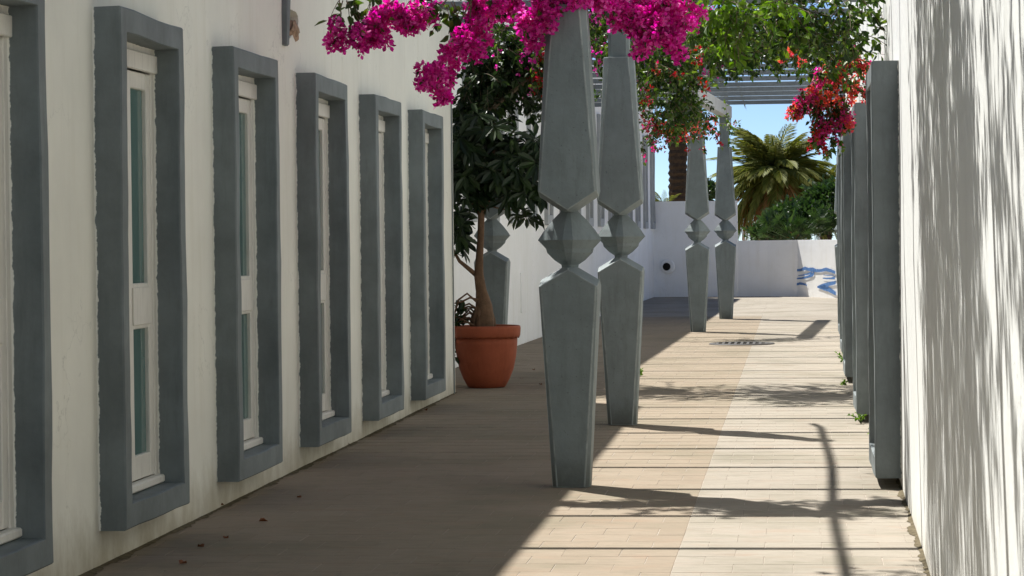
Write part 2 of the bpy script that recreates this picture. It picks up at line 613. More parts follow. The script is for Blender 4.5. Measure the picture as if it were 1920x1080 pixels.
def window(parent, loc, rz, W=1.27, H=2.42, depth=.15, seed=0.0, detail=True, ts=.125, tt=.115, tb=.118, mat='grey', recess=.10):
    """surround > joinery; local frame: +x runs along the wall, +y comes out of it"""
    s = surround('window_surround', W, H, depth, ts, tt, tb, M[mat], seed, parent, max(.02, recess + .03 - depth))
    s.location = loc
    s.rotation_euler = (0, 0, rz)
    fy = depth - recess
    x0, x1, z0, z1 = ts, W - ts, tb, H - tt
    bm = bmesh.new()
    f = .055
    bm_box(bm, (x0 - .01, fy - .06, z0 - .01), (x0 + f, fy, z1 + .01), .004)
    bm_box(bm, (x1 - f, fy - .06, z0 - .01), (x1 + .01, fy, z1 + .01), .004)
    bm_box(bm, (x0 + f + .001, fy - .06, z1 - .05), (x1 - f - .001, fy - .001, z1 + .01), .004)
    bm_obj('casement_frame', bm, M['white_paint'], s)
    if not detail:
        box('pane', (x0 + f, fy - .05, z0), (x1 - f, fy - .03, z1 - .05), M['glass'], s)
        return s
    # head board and sill board stand proud of the casement
    box('head_board', (x0 - .004, fy + .001, z1 - .125), (x1 + .004, fy + .022, z1 - .035), M['white_paint'], s, .004)
    box('sill_board', (x0 - .004, fy - .02, z0 + .004), (x1 + .004, fy + .035, z0 + .045), M['white_paint'], s, .008)
    xm = (x0 + x1) / 2
    for a, b in ((x0 + f + .004, xm - .003), (xm + .003, x1 - f - .004)):
        zb, zt, zm0, zm1 = z0 + .05, z1 - .13, H * .375, H * .468
        st, g = .075, .012
        bm = bmesh.new()
        bm_box(bm, (a, fy - .05, zb), (a + st, fy - .004, zt), .005)
        bm_box(bm, (b - st, fy - .05, zb), (b, fy - .004, zt), .005)
        for (p, q) in ((zb, zb + .12), (zm0, zm1), (zt - .085, zt)):
            bm_box(bm, (a + st + .0005, fy - .049, p), (b - st - .0005, fy - .006, q), .005)
        bm_box(bm, (a + st - .02, fy - .004, zm0 + .02), (b - st + .02, fy + .004, zm1 - .02), .003)
        sash = bm_obj('sash', bm, M['white_paint'], s)
        for (p, q) in ((zb + .12, zm0), (zm1, zt - .085)):
            box('pane', (a + st - .004, fy - .034, p - .004), (b - st + .004, fy - .026, q + .004), M['glass'], s)
    return s


# left building -------------------------------------------------------------
def wx1(y): return -3.207 + .0006 * (y - 11.5)


B1 = empty('white_building', (-3.3, 10, 0))
tag(B1, 'long cream plastered building with tall grey window surrounds, in shade on the left', 'building')
OFF = Vector(B1.location)


def child_world(o, parent):
    """keep world-space coordinates of a mesh while parenting it to an unrotated Empty"""
    o.parent = parent
    o.location = Vector(o.location) - Vector(parent.location)
    return o


HB = 4.18
line = [(wx1(-6), -6), (wx1(24.36), 24.36)]
WIN_Y = [11.73 + 2.44 * (i - 1) for i in range(-3, 6)]
WZ0, WZ1 = .175 + .118 - .03, .175 + 2.42 - .115 + .03
yb = [-6.0, -1.0]
for yw in WIN_Y:
    yb += [yw - .35, yw + .075, yw + .62, yw + 1.17]
yb = sorted(v_ for v_ in yb) + [23.5, 24.36]
zb_ = [-.05, WZ0, .9, 1.6, WZ1, 3.25, HB]
V, Q, pts, c = [], [], [(wx1(y_), y_) for y_ in yb], len(zb_)
for (x_, y_) in pts:
    for z_ in zb_: V.append(wob((x_, y_, z_), .006, 1.1, 3.0))
for i in range(len(pts) - 1):
    ym = (yb[i] + yb[i + 1]) / 2
    for j in range(c - 1):
        zm = (zb_[j] + zb_[j + 1]) / 2
        if WZ0 < zm < WZ1 and any(yw + .07 < ym < yw + 1.18 for yw in WIN_Y): continue
        Q.append((i * c + j, (i + 1) * c + j, (i + 1) * c + j + 1, i * c + j + 1))
# leave out the cell where the plaster has fallen away, and rebuild it round a ragged pocket
hy, hz = 16.47, 2.905
cells = [q for q in Q if min(V[i].y for i in q) < hy + .33 and max(V[i].y for i in q) > hy - .33 and min(V[i].z for i in q) < hz + .14 and max(V[i].z for i in q) > hz - .14]
y0 = min(V[i].y for q in cells for i in q); y1 = max(V[i].y for q in cells for i in q)
keep = [q for q in Q if q not in cells]
# boundary loop of removed cells
edges = {}
for q in cells:
    for a, b in zip(q, q[1:] + q[:1]):
        kk = tuple(sorted((a, b)))
        edges[kk] = edges.get(kk, 0) + 1
bound = [e for e, n in edges.items() if n == 1]
V, keep = back_box(V, keep, pts, c, -5.0, 0)
bm = bmesh.new()
bv = [bm.verts.new(v) for v in V]
bm.verts.ensure_lookup_table()
for q in keep:
    try: bm.faces.new([bv[i] for i in q])
    except ValueError: pass
hole = []
for i in range(18):
    th = 2 * math.pi * i / 18
    rr = 1 + .22 * math.sin(3 * th + 1) + R(-.14, .14)
    hole.append(bm.verts.new((wx1(hy) - .002, hy + .24 * rr * math.cos(th), hz + .095 * rr * math.sin(th) + .03 * math.cos(th))))
he = [bm.edges.new((hole[i], hole[(i + 1) % 18])) for i in range(18)]
be = []
for a, b in bound:
    e = bm.edges.get((bv[a], bv[b])) or bm.edges.new((bv[a], bv[b]))
    be.append(e)
bmesh.ops.triangle_fill(bm, edges=he + be, use_beauty=True, use_dissolve=False)
# remove any triangle that closed the pocket itself
hs = set(hole)
for f in [f for f in bm.faces if all(v in hs for v in f.verts)]: bm.faces.remove(f)
inner = [bm.verts.new(v.co + Vector((-.10, R(-.02, .02), R(-.015, .015)))) for v in hole]
for i in range(18):
    bm.faces.new((hole[i], hole[(i + 1) % 18], inner[(i + 1) % 18], inner[i]))
bm.faces.new(inner)
o = bm_obj('wall', bm, M['wall_l'])
child_world(o, B1)
# things left in the pocket: a cement stub and crumbled render
bm = bmesh.new()
bm_box(bm, (wx1(hy) - .09, hy - .27, hz - .16), (wx1(hy) + .030, hy - .16, hz + .19), .008)
for v in bm.verts: v.co = wob(v.co, .014, 7)
child_world(bm_obj('cement_stub', bm, M['grey_side']), B1)
bm = bmesh.new()
bmesh.ops.create_icosphere(bm, subdivisions=3, radius=1.0)
for v in bm.verts:
    p = wob(v.co, .35, 1.7, 5); v.co = Vector((wx1(hy) - .025 + p.x * .04, hy + .17 + p.y * .15, hz - .035 + p.z * .075))
child_world(bm_obj('crumbled_render', bm, M['brown']), B1)
bm = bmesh.new()
bmesh.ops.create_icosphere(bm, subdivisions=2, radius=1.0)
for v in bm.verts:
    p = wob(v.co, .3, 2.1, 9); v.co = Vector((wx1(hy) - .075 + p.x * .012, hy + .0 + p.y * .2, hz + .02 + p.z * .10))
child_world(bm_obj('pocket_shade_lump', bm, M['dark']), B1)  # solid near-black lump, paints the shade deep in the pocket
for i in range(-4, 6):
    yw = 11.73 + 2.44 * (i - 1)
    if i < -3: continue
    s = window(B1, (wx1(yw + 1.245) - OFF.x, yw + 1.245 - OFF.y, .175), -math.pi / 2, W=1.245, ts=.105, depth=.132, recess=.135, seed=i * 3.7)
# hanging cable at the far corner
b = Bag()
b.tube([(wx1(24.2) + .012, 24.2, z + .0) for z in (gz(25), .5, 1.0, 1.5, 2.2, 3.0, 3.7)], [.007] * 7, 5)
child_world(b.build('cable', M['grey_side'], None, True), B1)

# right building ------------------------------------------------------------
RL = [(.540, -4), (.580, 11.5), (.612, 15.3), (.620, 17), (.635, 25.6), (.690, 30.5), (.745, 35.5), (.82, 42.0)]


def wxr(y):
    for a, b in zip(RL[:-1], RL[1:]):
        if y <= b[1]: return a[0] + (b[0] - a[0]) * (y - a[1]) / (b[1] - a[1])
    return RL[-1][0]


B2 = empty('white_building', (.9, 10, 0))
tag(B2, 'sunlit white wall of the right-hand building, dappled by leaf shadow', 'building')
V, Q, pts, c = wall_sheet('wall', RL, -.05, 6.0, None, None, .35, .35, .007)  # unseen upper height added to bounce sunlight and block open sky
V, Q = back_box(V, Q, pts, c, 9.0, 0)  # unseen depth widened so its sunlit end brightens the far walls
child_world(mesh_obj('wall', V, Q, M['wall_r'], None, True), B2)
for i, yw in enumerate((15.35, 20.5, 25.6, 30.4, 35.4)):
    window(B2, (wxr(yw) - B2.location.x, yw - B2.location.y, .06 + gz(yw)), math.pi / 2 + .0, H=2.44, depth=.155, seed=40 + i * 5.1, mat='grey_side', recess=.09)

# second building on the left, further down ---------------------------------
def wx3(y): return -3.63 + .0236 * (y - 35)


B3 = empty('white_building', (-4.2, 40, 0))
tag(B3, 'far white building with a row of high narrow windows, behind the columns', 'building')
V, Q, pts, c = wall_sheet('wall', [(wx3(24.4), 24.4), (wx3(57.6), 57.6)], -.05, 4.5, None, None, .8, .6, .006)
V, Q = back_box(V, Q, pts, c, -5.0, 0)
child_world(mesh_obj('wall', V, Q, M['wall_f']), B3)
for i in range(-3, 12):
    yw = 35.05 + 1.94 * i
    window(B3, (wx3(yw + 1.0) - B3.location.x, yw + 1.0 - B3.location.y, 1.72), -math.pi / 2 - .0236, W=.72, H=1.95, depth=.055, recess=.05, seed=90 + i * 2.3, detail=False, ts=.09, tt=.1, tb=.14, mat='grey_pale')
bm = bmesh.new()
yp = 34.5
bm_box(bm, (wx3(yp) - .03, yp, .53), (wx3(yp) + .018, yp + .72, 1.07), .005)
child_world(bm_obj('access_panel', bm, M['wall_f']), B3)

# garden walls at the end ----------------------------------------------------
hw = empty('garden_wall', (-2.2, 57.6, .2))
tag(hw, 'higher white garden wall with a round drain hole, at the end of the passage', 'wall')
V, Q, pts, c = wall_sheet('wall', [(-3.30, 57.45), (-1.25, 57.35)], .1, 2.32, None, None, .3, .3, .008)
V, Q = back_box(V, Q, pts, c, 0, .3)
child_world(mesh_obj('wall_face', V, Q, M['wall_f']), hw)
# drain hole: black disc painted as its unlit depth, in a daub of mortar
pc = at(1250, 500, 57.38)
bm = bmesh.new()
bmesh.ops.create_cone(bm, cap_ends=True, segments=20, radius1=.16, radius2=.13, depth=.02)
for v in bm.verts: v.co = Vector((pc.x + v.co.x + .03, 57.39 - v.co.z * 1.0 - .02, pc.z + v.co.y))
child_world(bm_obj('mortar_collar', bm, M['wall_f']), hw)
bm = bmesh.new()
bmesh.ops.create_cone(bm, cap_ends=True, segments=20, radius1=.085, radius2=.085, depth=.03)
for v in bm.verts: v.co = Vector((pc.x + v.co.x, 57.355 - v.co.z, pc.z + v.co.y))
child_world(bm_obj('drain_shade_disc', bm, M['dark']), hw)

lw = empty('garden_wall', (.2, 57, .2))
tag(lw, 'low white garden wall curving forward, painted with blue brush strokes', 'wall')
LWL = [(-1.247, 57.34), (-.6, 57.22), (.058, 57.0)]
ARC = [(.058, 57.0), (.40, 56.35), (.78, 55.6), (1.6, 54.0)]
V, Q, pts, c = wall_sheet('wall', LWL + ARC[1:], .1, 1.44, None, None, .3, .25, .006)
V, Q = back_box(V, Q, pts, c, .30, .3)
child_world(mesh_obj('wall_face', V, Q, M['wall_f']), lw)


def on_arc(px, py):
    """where a line of sight through the photograph meets the lit length of the low wall"""
    for a, b in zip(ARC[:-1], ARC[1:]):
        d = RW @ Vector(((px - 960) / F, (540 - py) / F, -1.0))
        # solve (t d.x, t d.y) = a + s (b-a)
        ex, ey = b[0] - a[0], b[1] - a[1]
        det = d.x * (-ey) + d.y * ex
        t = (a[0] * (-ey) + a[1] * ex) / det
        s = (t * d.x - a[0]) / ex
        if s <= 1.001 or b is ARC[-1]:
            n = Vector((ey, -ex, 0)).normalized()
            if n.y > 0: n = -n
            return Vector((t * d.x, t * d.y, CAMZ + t * d.z)) + n * .016
    return None


def stroke(pts, widths):
    """a painted ribbon following the wall"""
    P = []
    for a, b in zip(pts[:-1], pts[1:]):
        for i in range(5):
            s = i / 5
            P.append((a[0] + (b[0] - a[0]) * s, a[1] + (b[1] - a[1]) * s))
    P.append(pts[-1])
    W = 1.35 * np.interp(np.linspace(0, 1, len(P)), np.linspace(0, 1, len(widths)), widths)
    V, Q = [], []
    for i, p in enumerate(P):
        V.append(on_arc(p[0], p[1] - W[i] / 2 + R(-.15, .15))); V.append(on_arc(p[0], p[1] + W[i] / 2 + R(-.15, .15)))
    for i in range(len(P) - 1): Q.append((2 * i, 2 * i + 1, 2 * i + 3, 2 * i + 2))
    o = mesh_obj('brush_stroke', V, Q, M['blue'])
    child_world(o, lw)


def zz(l): return [(1480 + x / 8.31, 440 + y / 8.31) for x, y in l]


stroke(zz([(130, 555), (190, 550), (250, 525), (310, 540), (375, 545), (430, 560), (500, 560), (580, 540), (650, 560), (725, 590)]), [3, 3.5, 5, 4, 6, 4, 4, 5, 4.5, 4])
stroke(zz([(385, 535), (395, 590), (370, 625), (300, 655), (210, 678), (125, 685)]), [5, 6, 5, 3, 2.4, 1.5])
stroke(zz([(355, 590), (300, 615), (230, 628), (150, 638)]), [4, 2, 1.5, 1])
stroke(zz([(125, 775), (175, 760), (230, 770), (285, 790)]), [3, 3.2, 2.5, 1.5])
stroke(zz([(530, 678), (590, 684), (660, 680), (720, 672)]), [1.2, 2, 2.2, 4])
stroke(zz([(540, 630), (620, 636), (700, 634)]), [.8, 1, .8])
stroke(zz([(445, 815), (520, 790), (600, 775), (660, 762), (730, 748)]), [2, 4, 5, 5, 5])
stroke(zz([(450, 818), (540, 835), (620, 855), (680, 885), (735, 920)]), [2, 5, 6, 6, 5])
stroke(zz([(500, 815), (560, 818), (620, 822)]), [3, 6, 3])

# ---------------------------------------------------------------- columns
def poly_from_planes(planes, size=2.0, centre=(0, 0, 1.7), bev=.006):
    bm = bmesh.new()
    bmesh.ops.create_cube(bm, size=size * 2)
    for v in bm.verts: v.co += Vector(centre)
    for co, no in planes:
        g = list(bm.verts) + list(bm.edges) + list(bm.faces)
        bmesh.ops.bisect_plane(bm, geom=g, dist=1e-6, plane_co=co, plane_no=no, clear_outer=True)
        be = [e for e in bm.edges if e.is_boundary]
        if be: bmesh.ops.holes_fill(bm, edges=be)
    bmesh.ops.remove_doubles(bm, verts=bm.verts, dist=1e-5)
    bmesh.ops.dissolve_limit(bm, angle_limit=.01, verts=bm.verts, edges=bm.edges)
    if bev:
        r_ = bmesh.ops.bevel(bm, geom=list(bm.edges), offset=bev, segments=2, affect='EDGES', profile=.6)
        for f_ in r_['faces']: f_.material_index = 1      # arrises where the paint has rubbed thin
    return bm


def plane3(a, b, c, inside):
    a, b, c = Vector(a), Vector(b), Vector(c)
    n = (b - a).cross(c - a).normalized()
    if n.dot(Vector(inside) - a) > 0: n = -n
    return (a, n)


def body_planes(zn, hn, dn, zw, hw_, dw, ch_n, ch_w, zpeak, zcap):
    """a tapering slab: narrow end at zn, shoulders at zw, arms running in to a blunt peak"""
    mid = (0, 0, (zn + zw) / 2)
    P = []
    for s in (-1, 1):
        P.append(plane3((s * hn, -1, zn), (s * hn, 1, zn), (s * hw_, 0, zw), mid))
        P.append(plane3((-1, s * dn, zn), (1, s * dn, zn), (0, s * dw, zw), mid))
        for t in (-1, 1):
            P.append(plane3((s * (hn - ch_n), t * dn, zn), (s * hn, t * (dn - ch_n), zn), (s * (hw_ - ch_w), t * dw, zw), mid))
            P.append(plane3((s * hw_, t * dw, zw), (0, t * dw, zpeak), (s * .048, 0, zpeak + (.010 if zpeak > zw else -.004)), mid))
    P.append(((0, 0, zcap), (0, 0, 1 if zcap > mid[2] else -1)))
    P.append(((0, 0, zn), (0, 0, 1 if zn > mid[2] else -1)))
    return P


def column_meshes():
    out = {}
    bm = poly_from_planes(body_planes(0, .112, .10, 1.195, .176, .15, .030, .012, 1.300, 1.309))
    out['lower_shaft'] = bm
    bm = poly_from_planes(body_planes(2.87, .118, .11, 1.765, .176, .15, .042, .012, 1.648, 1.642))
    out['upper_shaft'] = bm
    # faceted knob between them: a square set cornerwise, front and back corners cut
    prof = [(1.300, .048, .16), (1.325, .052, .16), (1.352, .092, .16), (1.396, .136, .16), (1.421, .143, .16), (1.473, .191, .16), (1.527, .155, .16), (1.592, .102, .16), (1.640, .054, .16), (1.665, .050, .16)]
    V, Q = [], []
    for z, s, cr in prof:
        c = s * cr
        for p in ((s, 0), (c, s - c), (-c, s - c), (-s, 0), (-c, -(s - c)), (c, -(s - c))): V.append(Vector((p[0], p[1] * .92, z)))
    bm = bmesh.new()
    bv = [bm.verts.new(v) for v in V]
    for i in range(len(prof) - 1):
        for k in range(6):
            bm.faces.new((bv[i * 6 + k], bv[i * 6 + (k + 1) % 6], bv[(i + 1) * 6 + (k + 1) % 6], bv[(i + 1) * 6 + k]))
    bm.faces.new([bv[k] for k in range(6)]); bm.faces.new([bv[(len(prof) - 1) * 6 + k] for k in range(6)])
    out['knob'] = bm
    # neck: chamfered post running out to a square head
    V = []
    prof = [(2.868, .082, .024), (3.08, .082, .024), (3.15, .082, .006), (3.372, .086, .006)]
    for z, h, cc in prof:
        for sx, sy in ((1, 1), (-1, 1), (-1, -1), (1, -1)):
            a, b_ = (sx * h, sy * (h - cc)), (sx * (h - cc), sy * h)
            if sx * sy < 0: a, b_ = b_, a
            V.append(Vector((a[0], a[1], z))); V.append(Vector((b_[0], b_[1], z)))
    bm = bmesh.new()
    bv = [bm.verts.new(v) for v in V]
    for i in range(3):
        for k in range(8):
            bm.faces.new((bv[i * 8 + k], bv[i * 8 + (k + 1) % 8], bv[(i + 1) * 8 + (k + 1) % 8], bv[(i + 1) * 8 + k]))
    bm.faces.new([bv[k] for k in range(8)]); bm.faces.new([bv[24 + k] for k in range(8)])
    out['neck'] = bm
    res = {}
    for k, bm in out.items():
        bmesh.ops.recalc_face_normals(bm, faces=bm.faces)
        me = bpy.data.meshes.new(k); bm.to_mesh(me); bm.free()
        me.materials.append(M['column']); me.materials.append(M['column_edge'])
        res[k] = me
    return res


CM = column_meshes()
COLS = [(-1.335, 15.49, 0, 'nearest faceted grey column, standing tallest in front of the others'),
        (-1.352, 20.35, 0, 'faceted grey column just behind the nearest one'),
        (-1.420, 38.3, 0.03, 'farther grey column beside the round drain grate, flowers over its top'),
        (-1.150, 43.6, 0.03, 'farthest slim grey column, with blue sky behind its neck'),
        (-3.13, 26.9, 0, 'shaded grey column partly hidden behind the potted tree'),
        (.80, 41.2, 0, 'grey column mostly hidden at the far end of the right-hand building')]
for x, y, rz, lab in COLS:
    c_ = empty('column', (x, y, gz(y) + .001), rz)
    tag(c_, lab, 'column', 'faceted columns carrying the pergola')
    for k, me in CM.items():
        o = bpy.data.objects.new(k, me)
        link(o, c_)

# ---------------------------------------------------------------- pergola
RAILTOP = 3.46
SLATS = [14.12 + 1.405 * k for k in range(-7, 22)]


def long_beam(parent, a, b, w, h, mat='beam_pale'):
    a, b = Vector(a), Vector(b)
    d = (b - a); d.normalize(); s = Vector((d.y, -d.x, 0)).normalized()
    bm = bmesh.new()
    V = []
    for p in (a, b):
        for sx, sz in ((-1, 0), (1, 0), (1, 1), (-1, 1)): V.append(bm.verts.new(p + s * sx * w / 2 + Vector((0, 0, sz * h))))
    for k in range(4): bm.faces.new((V[k], V[(k + 1) % 4], V[4 + (k + 1) % 4], V[4 + k]))
    bm.faces.new(V[:4]); bm.faces.new(V[4:])
    bmesh.ops.bevel(bm, geom=list(bm.edges), offset=.006, segments=1, affect='EDGES')
    return child_world(bm_obj('beam', bm, M[mat]), parent)


pg = empty('pergola', (-1.34, 20, 3.37))
tag(pg, 'grey timber pergola with spaced cross slats spanning between the buildings', 'pergola')
b = Bag()
_y = np.linspace(3.5, 21.2, 40)
_p = [Vector((-1.345 + .012 * math.sin(y_ * 1.1), y_, 3.415 + gz(y_) + .01 * math.sin(y_ * .8))) for y_ in _y] + [Vector((-1.37, 21.6, 3.47)), Vector((-1.43, 22.0, 3.475))]
b.tube(_p, [.029] * len(_p), 10)
child_world(b.build('rail', M['wood_grey'], None, True), pg)
long_beam(pg, (-1.47, 37.4, 3.375 + gz(38)), (-1.12, 44.3, 3.375 + gz(44)), .16, .20)
for y in SLATS:
    x0 = (wx1(y) + .004) if y < 24.3 else wx3(y) + .004
    x1 = wxr(y) - .004 if y < 42 else .95
    z = (3.470 if y < 23 else 3.575) + gz(y) + R(-.006, .006)
    t = R(-.012, .022)
    bm = bmesh.new()
    bm_box(bm, (x0, -.028, 0), (x1, .028, .0655), .004)
    for v in bm.verts: v.co = Vector((v.co.x, y + v.co.y + t * (v.co.x + 1.3) * .6, z + v.co.z))
    child_world(bm_obj('slat', bm, M['wood_grey']), pg)

# ---------------------------------------------------------------- leaves
LEAF = np.array([(0, 0, 0), (-.30, .30, .10), (-.25, .62, .09), (0, 1.0, -.10), (.25, .62, .09), (.30, .30, .10)], dtype=np.float32)
LEAFQ = np.array([(0, 5, 4, 3), (0, 3, 2, 1)], dtype=np.int32)
BRACT = np.array([(0, 0, 0), (-.34, .38, .12), (-.30, .72, .10), (0, 1.0, .02), (.30, .72, .10), (.34, .38, .12)], dtype=np.float32)


def unit(v):
    return v / (np.linalg.norm(v, axis=1, keepdims=True) + 1e-9)


def leaves(P, D, size, shape=LEAF, up=None):
    """instances a leaf at P pointing along D; returns vertices and quads"""
    n = len(P)
    if n == 0: return np.zeros((0, 3), np.float32), np.zeros((0, 4), np.int32)
    D = unit(D)
    if up is None: up = rng.normal(0, 1, (n, 3)) * .7 + np.array([0, 0, 1.0])
    Xa = unit(np.cross(D, up)); Za = np.cross(Xa, D)
    s = np.asarray(size).reshape(-1, 1, 1)
    V = P[:, None, :] + s * (shape[None, :, 0:1] * Xa[:, None, :] + shape[None, :, 1:2] * D[:, None, :] + shape[None, :, 2:3] * Za[:, None, :])
    Q = (LEAFQ[None] + (np.arange(n) * len(shape))[:, None, None]).reshape(-1, 4)
    return V.reshape(-1, 3).astype(np.float32), Q


def flowers(P, D, size):
    """each flower is three papery bracts round an axis"""
    n = len(P)
    if n == 0: return np.zeros((0, 3), np.float32), np.zeros((0, 4), np.int32)
    D = unit(D)
    a = unit(np.cross(D, rng.normal(0, 1, (n, 3)))); b = np.cross(D, a)
    Ps, Ds, Us = [], [], []
    for k in range(3):
        th = 2 * math.pi * k / 3
        rad = a * math.cos(th) + b * math.sin(th)
        Ps.append(P + rad * .004)
        Ds.append(D * .75 + rad * .75 + rng.normal(0, .12, (n, 3)))
        Us.append(-rad + D * .6)
    return leaves(np.concatenate(Ps), np.concatenate(Ds), np.tile(size, 3), BRACT, np.concatenate(Us))


class Vine:
    def __init__(s): s.stem, s.leaf, s.fl = Bag(), {}, {}
    def spray(s, start, direc, length, leaf_step=.03, leaf_size=.055, leaf='leaf_boug', fl=None, fl_from=.5, fl_n=40, fl_size=.032, fl_r=.05, droop=.6, r0=.004, wig=.25, leaf_to=1.0):
        n = max(4, int(length / .06))
        p = np.array(start, float); d = np.array(direc, float); d /= np.linalg.norm(d)
        pts = [p.copy()]
        for i in range(n):
            d = d + rng.normal(0, wig, 3) * .35 + np.array([0, 0, -droop * .1])
            d /= np.linalg.norm(d)
            p = p + d * length / n
            pts.append(p.copy())
        pts = np.array(pts)
        s.stem.tube(pts, np.linspace(r0, .0012, n + 1), 3)
        m = max(1, int(length * leaf_to / leaf_step))
        t = rng.random(m) * leaf_to * n
        i = np.minimum(t.astype(int), n - 1); f = (t - i)[:, None]
        P = pts[i] * (1 - f) + pts[i + 1] * f
        T = pts[i + 1] - pts[i]
        D = unit(rng.normal(0, 1, (m, 3))) + unit(T) * .5 + np.array([0, 0, -.35])
        bag = s.leaf.setdefault(leaf, Bag())
        bag.add(*leaves(P + unit(D) * .012, D, leaf_size * rng.uniform(.6, 1.25, m)))
        if fl:
            q = int(fl_n)
            t = (fl_from + (1 - fl_from) * rng.random(q) ** .8) * n
            i = np.minimum(t.astype(int), n - 1); f = (t - i)[:, None]
            P = pts[i] * (1 - f) + pts[i + 1] * f
            O = unit(rng.normal(0, 1, (q, 3)))
            P = P + O * (fl_r * rng.random((q, 1)) ** .5)
            s.fl.setdefault(fl, Bag()).add(*flowers(P, O + rng.normal(0, .3, (q, 3)), fl_size * rng.uniform(.75, 1.2, q)))
    def cloud(s, c, r, n, length=(.25, .5), out=.6, down=.5, **kw):
        """n short sprays starting inside an ellipsoid"""
        for _ in range(n):
            u = rng.normal(0, 1, 3); u /= np.linalg.norm(u)
            st = np.array(c) + u * np.array(r) * rng.random() ** .4 * .8
            d = u * out + rng.normal(0, .5, 3) + np.array([0, 0, -down])
            s.spray(st, d, R(*length), **kw)
    def build(s, root):
        s.stem.build('branch', M['vine_bark'], root)['kind'] = 'stuff'
        for k, b in s.leaf.items():
            o = b.build('foliage', M[k], root); o['kind'] = 'stuff'
        for k, b in s.fl.items():
            o = b.build('blossom', M[k], root); o['kind'] = 'stuff'


def local(root):
    """children were built in world space"""
    for o in root.children: o.location = -Vector(root.location)


# magenta bougainvillea over the nearest column ------------------------------
mg = empty('bougainvillea', (-1.5, 15.75, 3.4))
tag(mg, 'bright magenta bougainvillea trailing from the pergola over the nearest column', 'bougainvillea')
v = Vine()
FK = dict(fl='magenta', fl_n=26, fl_r=.042, leaf_step=.035, fl_from=.1, fl_size=.033)
Y0 = 15.75
for (px, py, dy, rx, rz, n) in [(645, 62, 0, .05, .04, 5), (680, 66, 0, .08, .06, 9), (710, 55, 0, .07, .06, 9), (735, 30, 0, .09, .09, 12), (770, 28, 0, .07, .08, 10),
                                (820, 135, -.1, .06, .05, 8), (818, 158, -.1, .045, .05, 7), (826, 178, -.1, .02, .03, 2), (868, 92, 0, .07, .05, 8), (895, 84, 0, .04, .04, 5), (880, 52, 0, .05, .04, 5), (845, 95, 0, .03, .03, 2),
                                (905, 22, .1, .08, .05, 9), (950, 6, .1, .12, .05, 12), (995, 60, -.35, .05, .06, 10), (1012, 30, -.4, .07, .08, 13), (1022, 0, -.4, .09, .06, 10),
                                (1075, -14, -.45, .12, .035, 9), (1128, -6, -.2, .10, .05, 8), (1150, 18, .0, .07, .05, 7), (1185, 25, .15, .08, .08, 12),
                                (1205, 45, .0, .09, .08, 16), (1245, 30, .1, .12, .12, 24), (1250, 75, .0, .07, .05, 10), (1275, 15, .2, .07, .08, 9), (1215, 75, 0, .05, .05, 7), (1270, 60, .1, .06, .05, 7)]:
    p = at(px, py, Y0 + dy)
    v.cloud(p, (rx, .12, rz), max(2, int(n * .85)), (.05, .11), .7, .1, **FK)
for (px, py, n) in [(845, 4, 8), (865, 10, 5), (700, -25, 3), (640, -28, 2), (780, -10, 4)]:
    v.cloud(at(px, py, Y0 + .1), (.08, .15, .04), n, (.10, .22), .6, .7, leaf='leaf_boug', leaf_step=.03, leaf_size=.075)
# the body of the plant lies on the pergola, above the picture
for (px, py, dy, n) in [(820, -130, .2, 16), (930, -130, .2, 24), (1050, -150, .1, 24), (1190, -130, .2, 24)]:
    v.cloud(at(px, py, Y0 + dy), (.35, .35, .10), n, (.25, .45), .8, -.15, leaf='leaf_boug', leaf_step=.03, leaf_size=.065, fl='magenta', fl_n=18, fl_from=.4, droop=.2)
for (a, b_) in [((1000, -120), (690, 45)), ((980, -120), (825, 130)), ((1080, -120), (1245, 20)), ((1000, -110), (1010, 30)), ((900, -120), (880, 60))]:
    A, B_ = at(*a, Y0), at(*b_, Y0)
    pts = [A.lerp(B_, t) + Vector((0, 0, .12 * math.sin(t * 3.1))) for t in np.linspace(0, 1, 8)]
    v.stem.tube(pts, np.linspace(.012, .003, 8), 5)
for k in range(7):
    p = at(R(620, 700), R(-12, 10), Y0)
    v.spray(p, (R(-.6, .3), 0, -.6), R(.12, .2), leaf_step=.035, leaf_size=.075, droop=1.2)
v.build(mg); local(mg)

# green and coral bougainvillea by the right-hand wall -----------------------
og = empty('bougainvillea', (.2, 17.5, 3.4))
tag(og, 'leafy green bougainvillea with coral and pink flowers hanging by the right-hand wall', 'bougainvillea')
v = Vine()
for (px, py, Yd, rx, rz, n, mat) in [(1345, 10, 16.9, .13, .08, 14, 'leaf_lime'), (1395, 30, 17.0, .10, .08, 10, 'leaf_lime'), (1370, 62, 17.1, .06, .04, 5, 'leaf_lime'), (1470, 5, 17.1, .12, .05, 9, 'leaf_lime'),
                                     (1320, 45, 17.6, .14, .12, 18, 'leaf_boug'), (1380, 60, 17.7, .14, .10, 16, 'leaf_boug'), (1450, 40, 17.5, .16, .12, 22, 'leaf_boug'), (1500, 25, 17.4, .16, .08, 16, 'leaf_boug'), (1520, 60, 17.6, .14, .08, 16, 'leaf_boug'),
                                     (1570, 70, 17.8, .10, .10, 14, 'leaf_boug'), (1585, 25, 17.5, .12, .10, 14, 'leaf_boug'), (1600, 95, 18.2, .07, .09, 10, 'leaf_boug'), (1555, 105, 18.1, .07, .06, 8, 'leaf_boug')]:
    v.cloud(at(px, py, Yd), (rx, .22, rz), int(n * 1.45), (.15, .32), .7, .3, leaf=mat, leaf_step=.026, leaf_size=.07 if mat == 'leaf_lime' else .06)
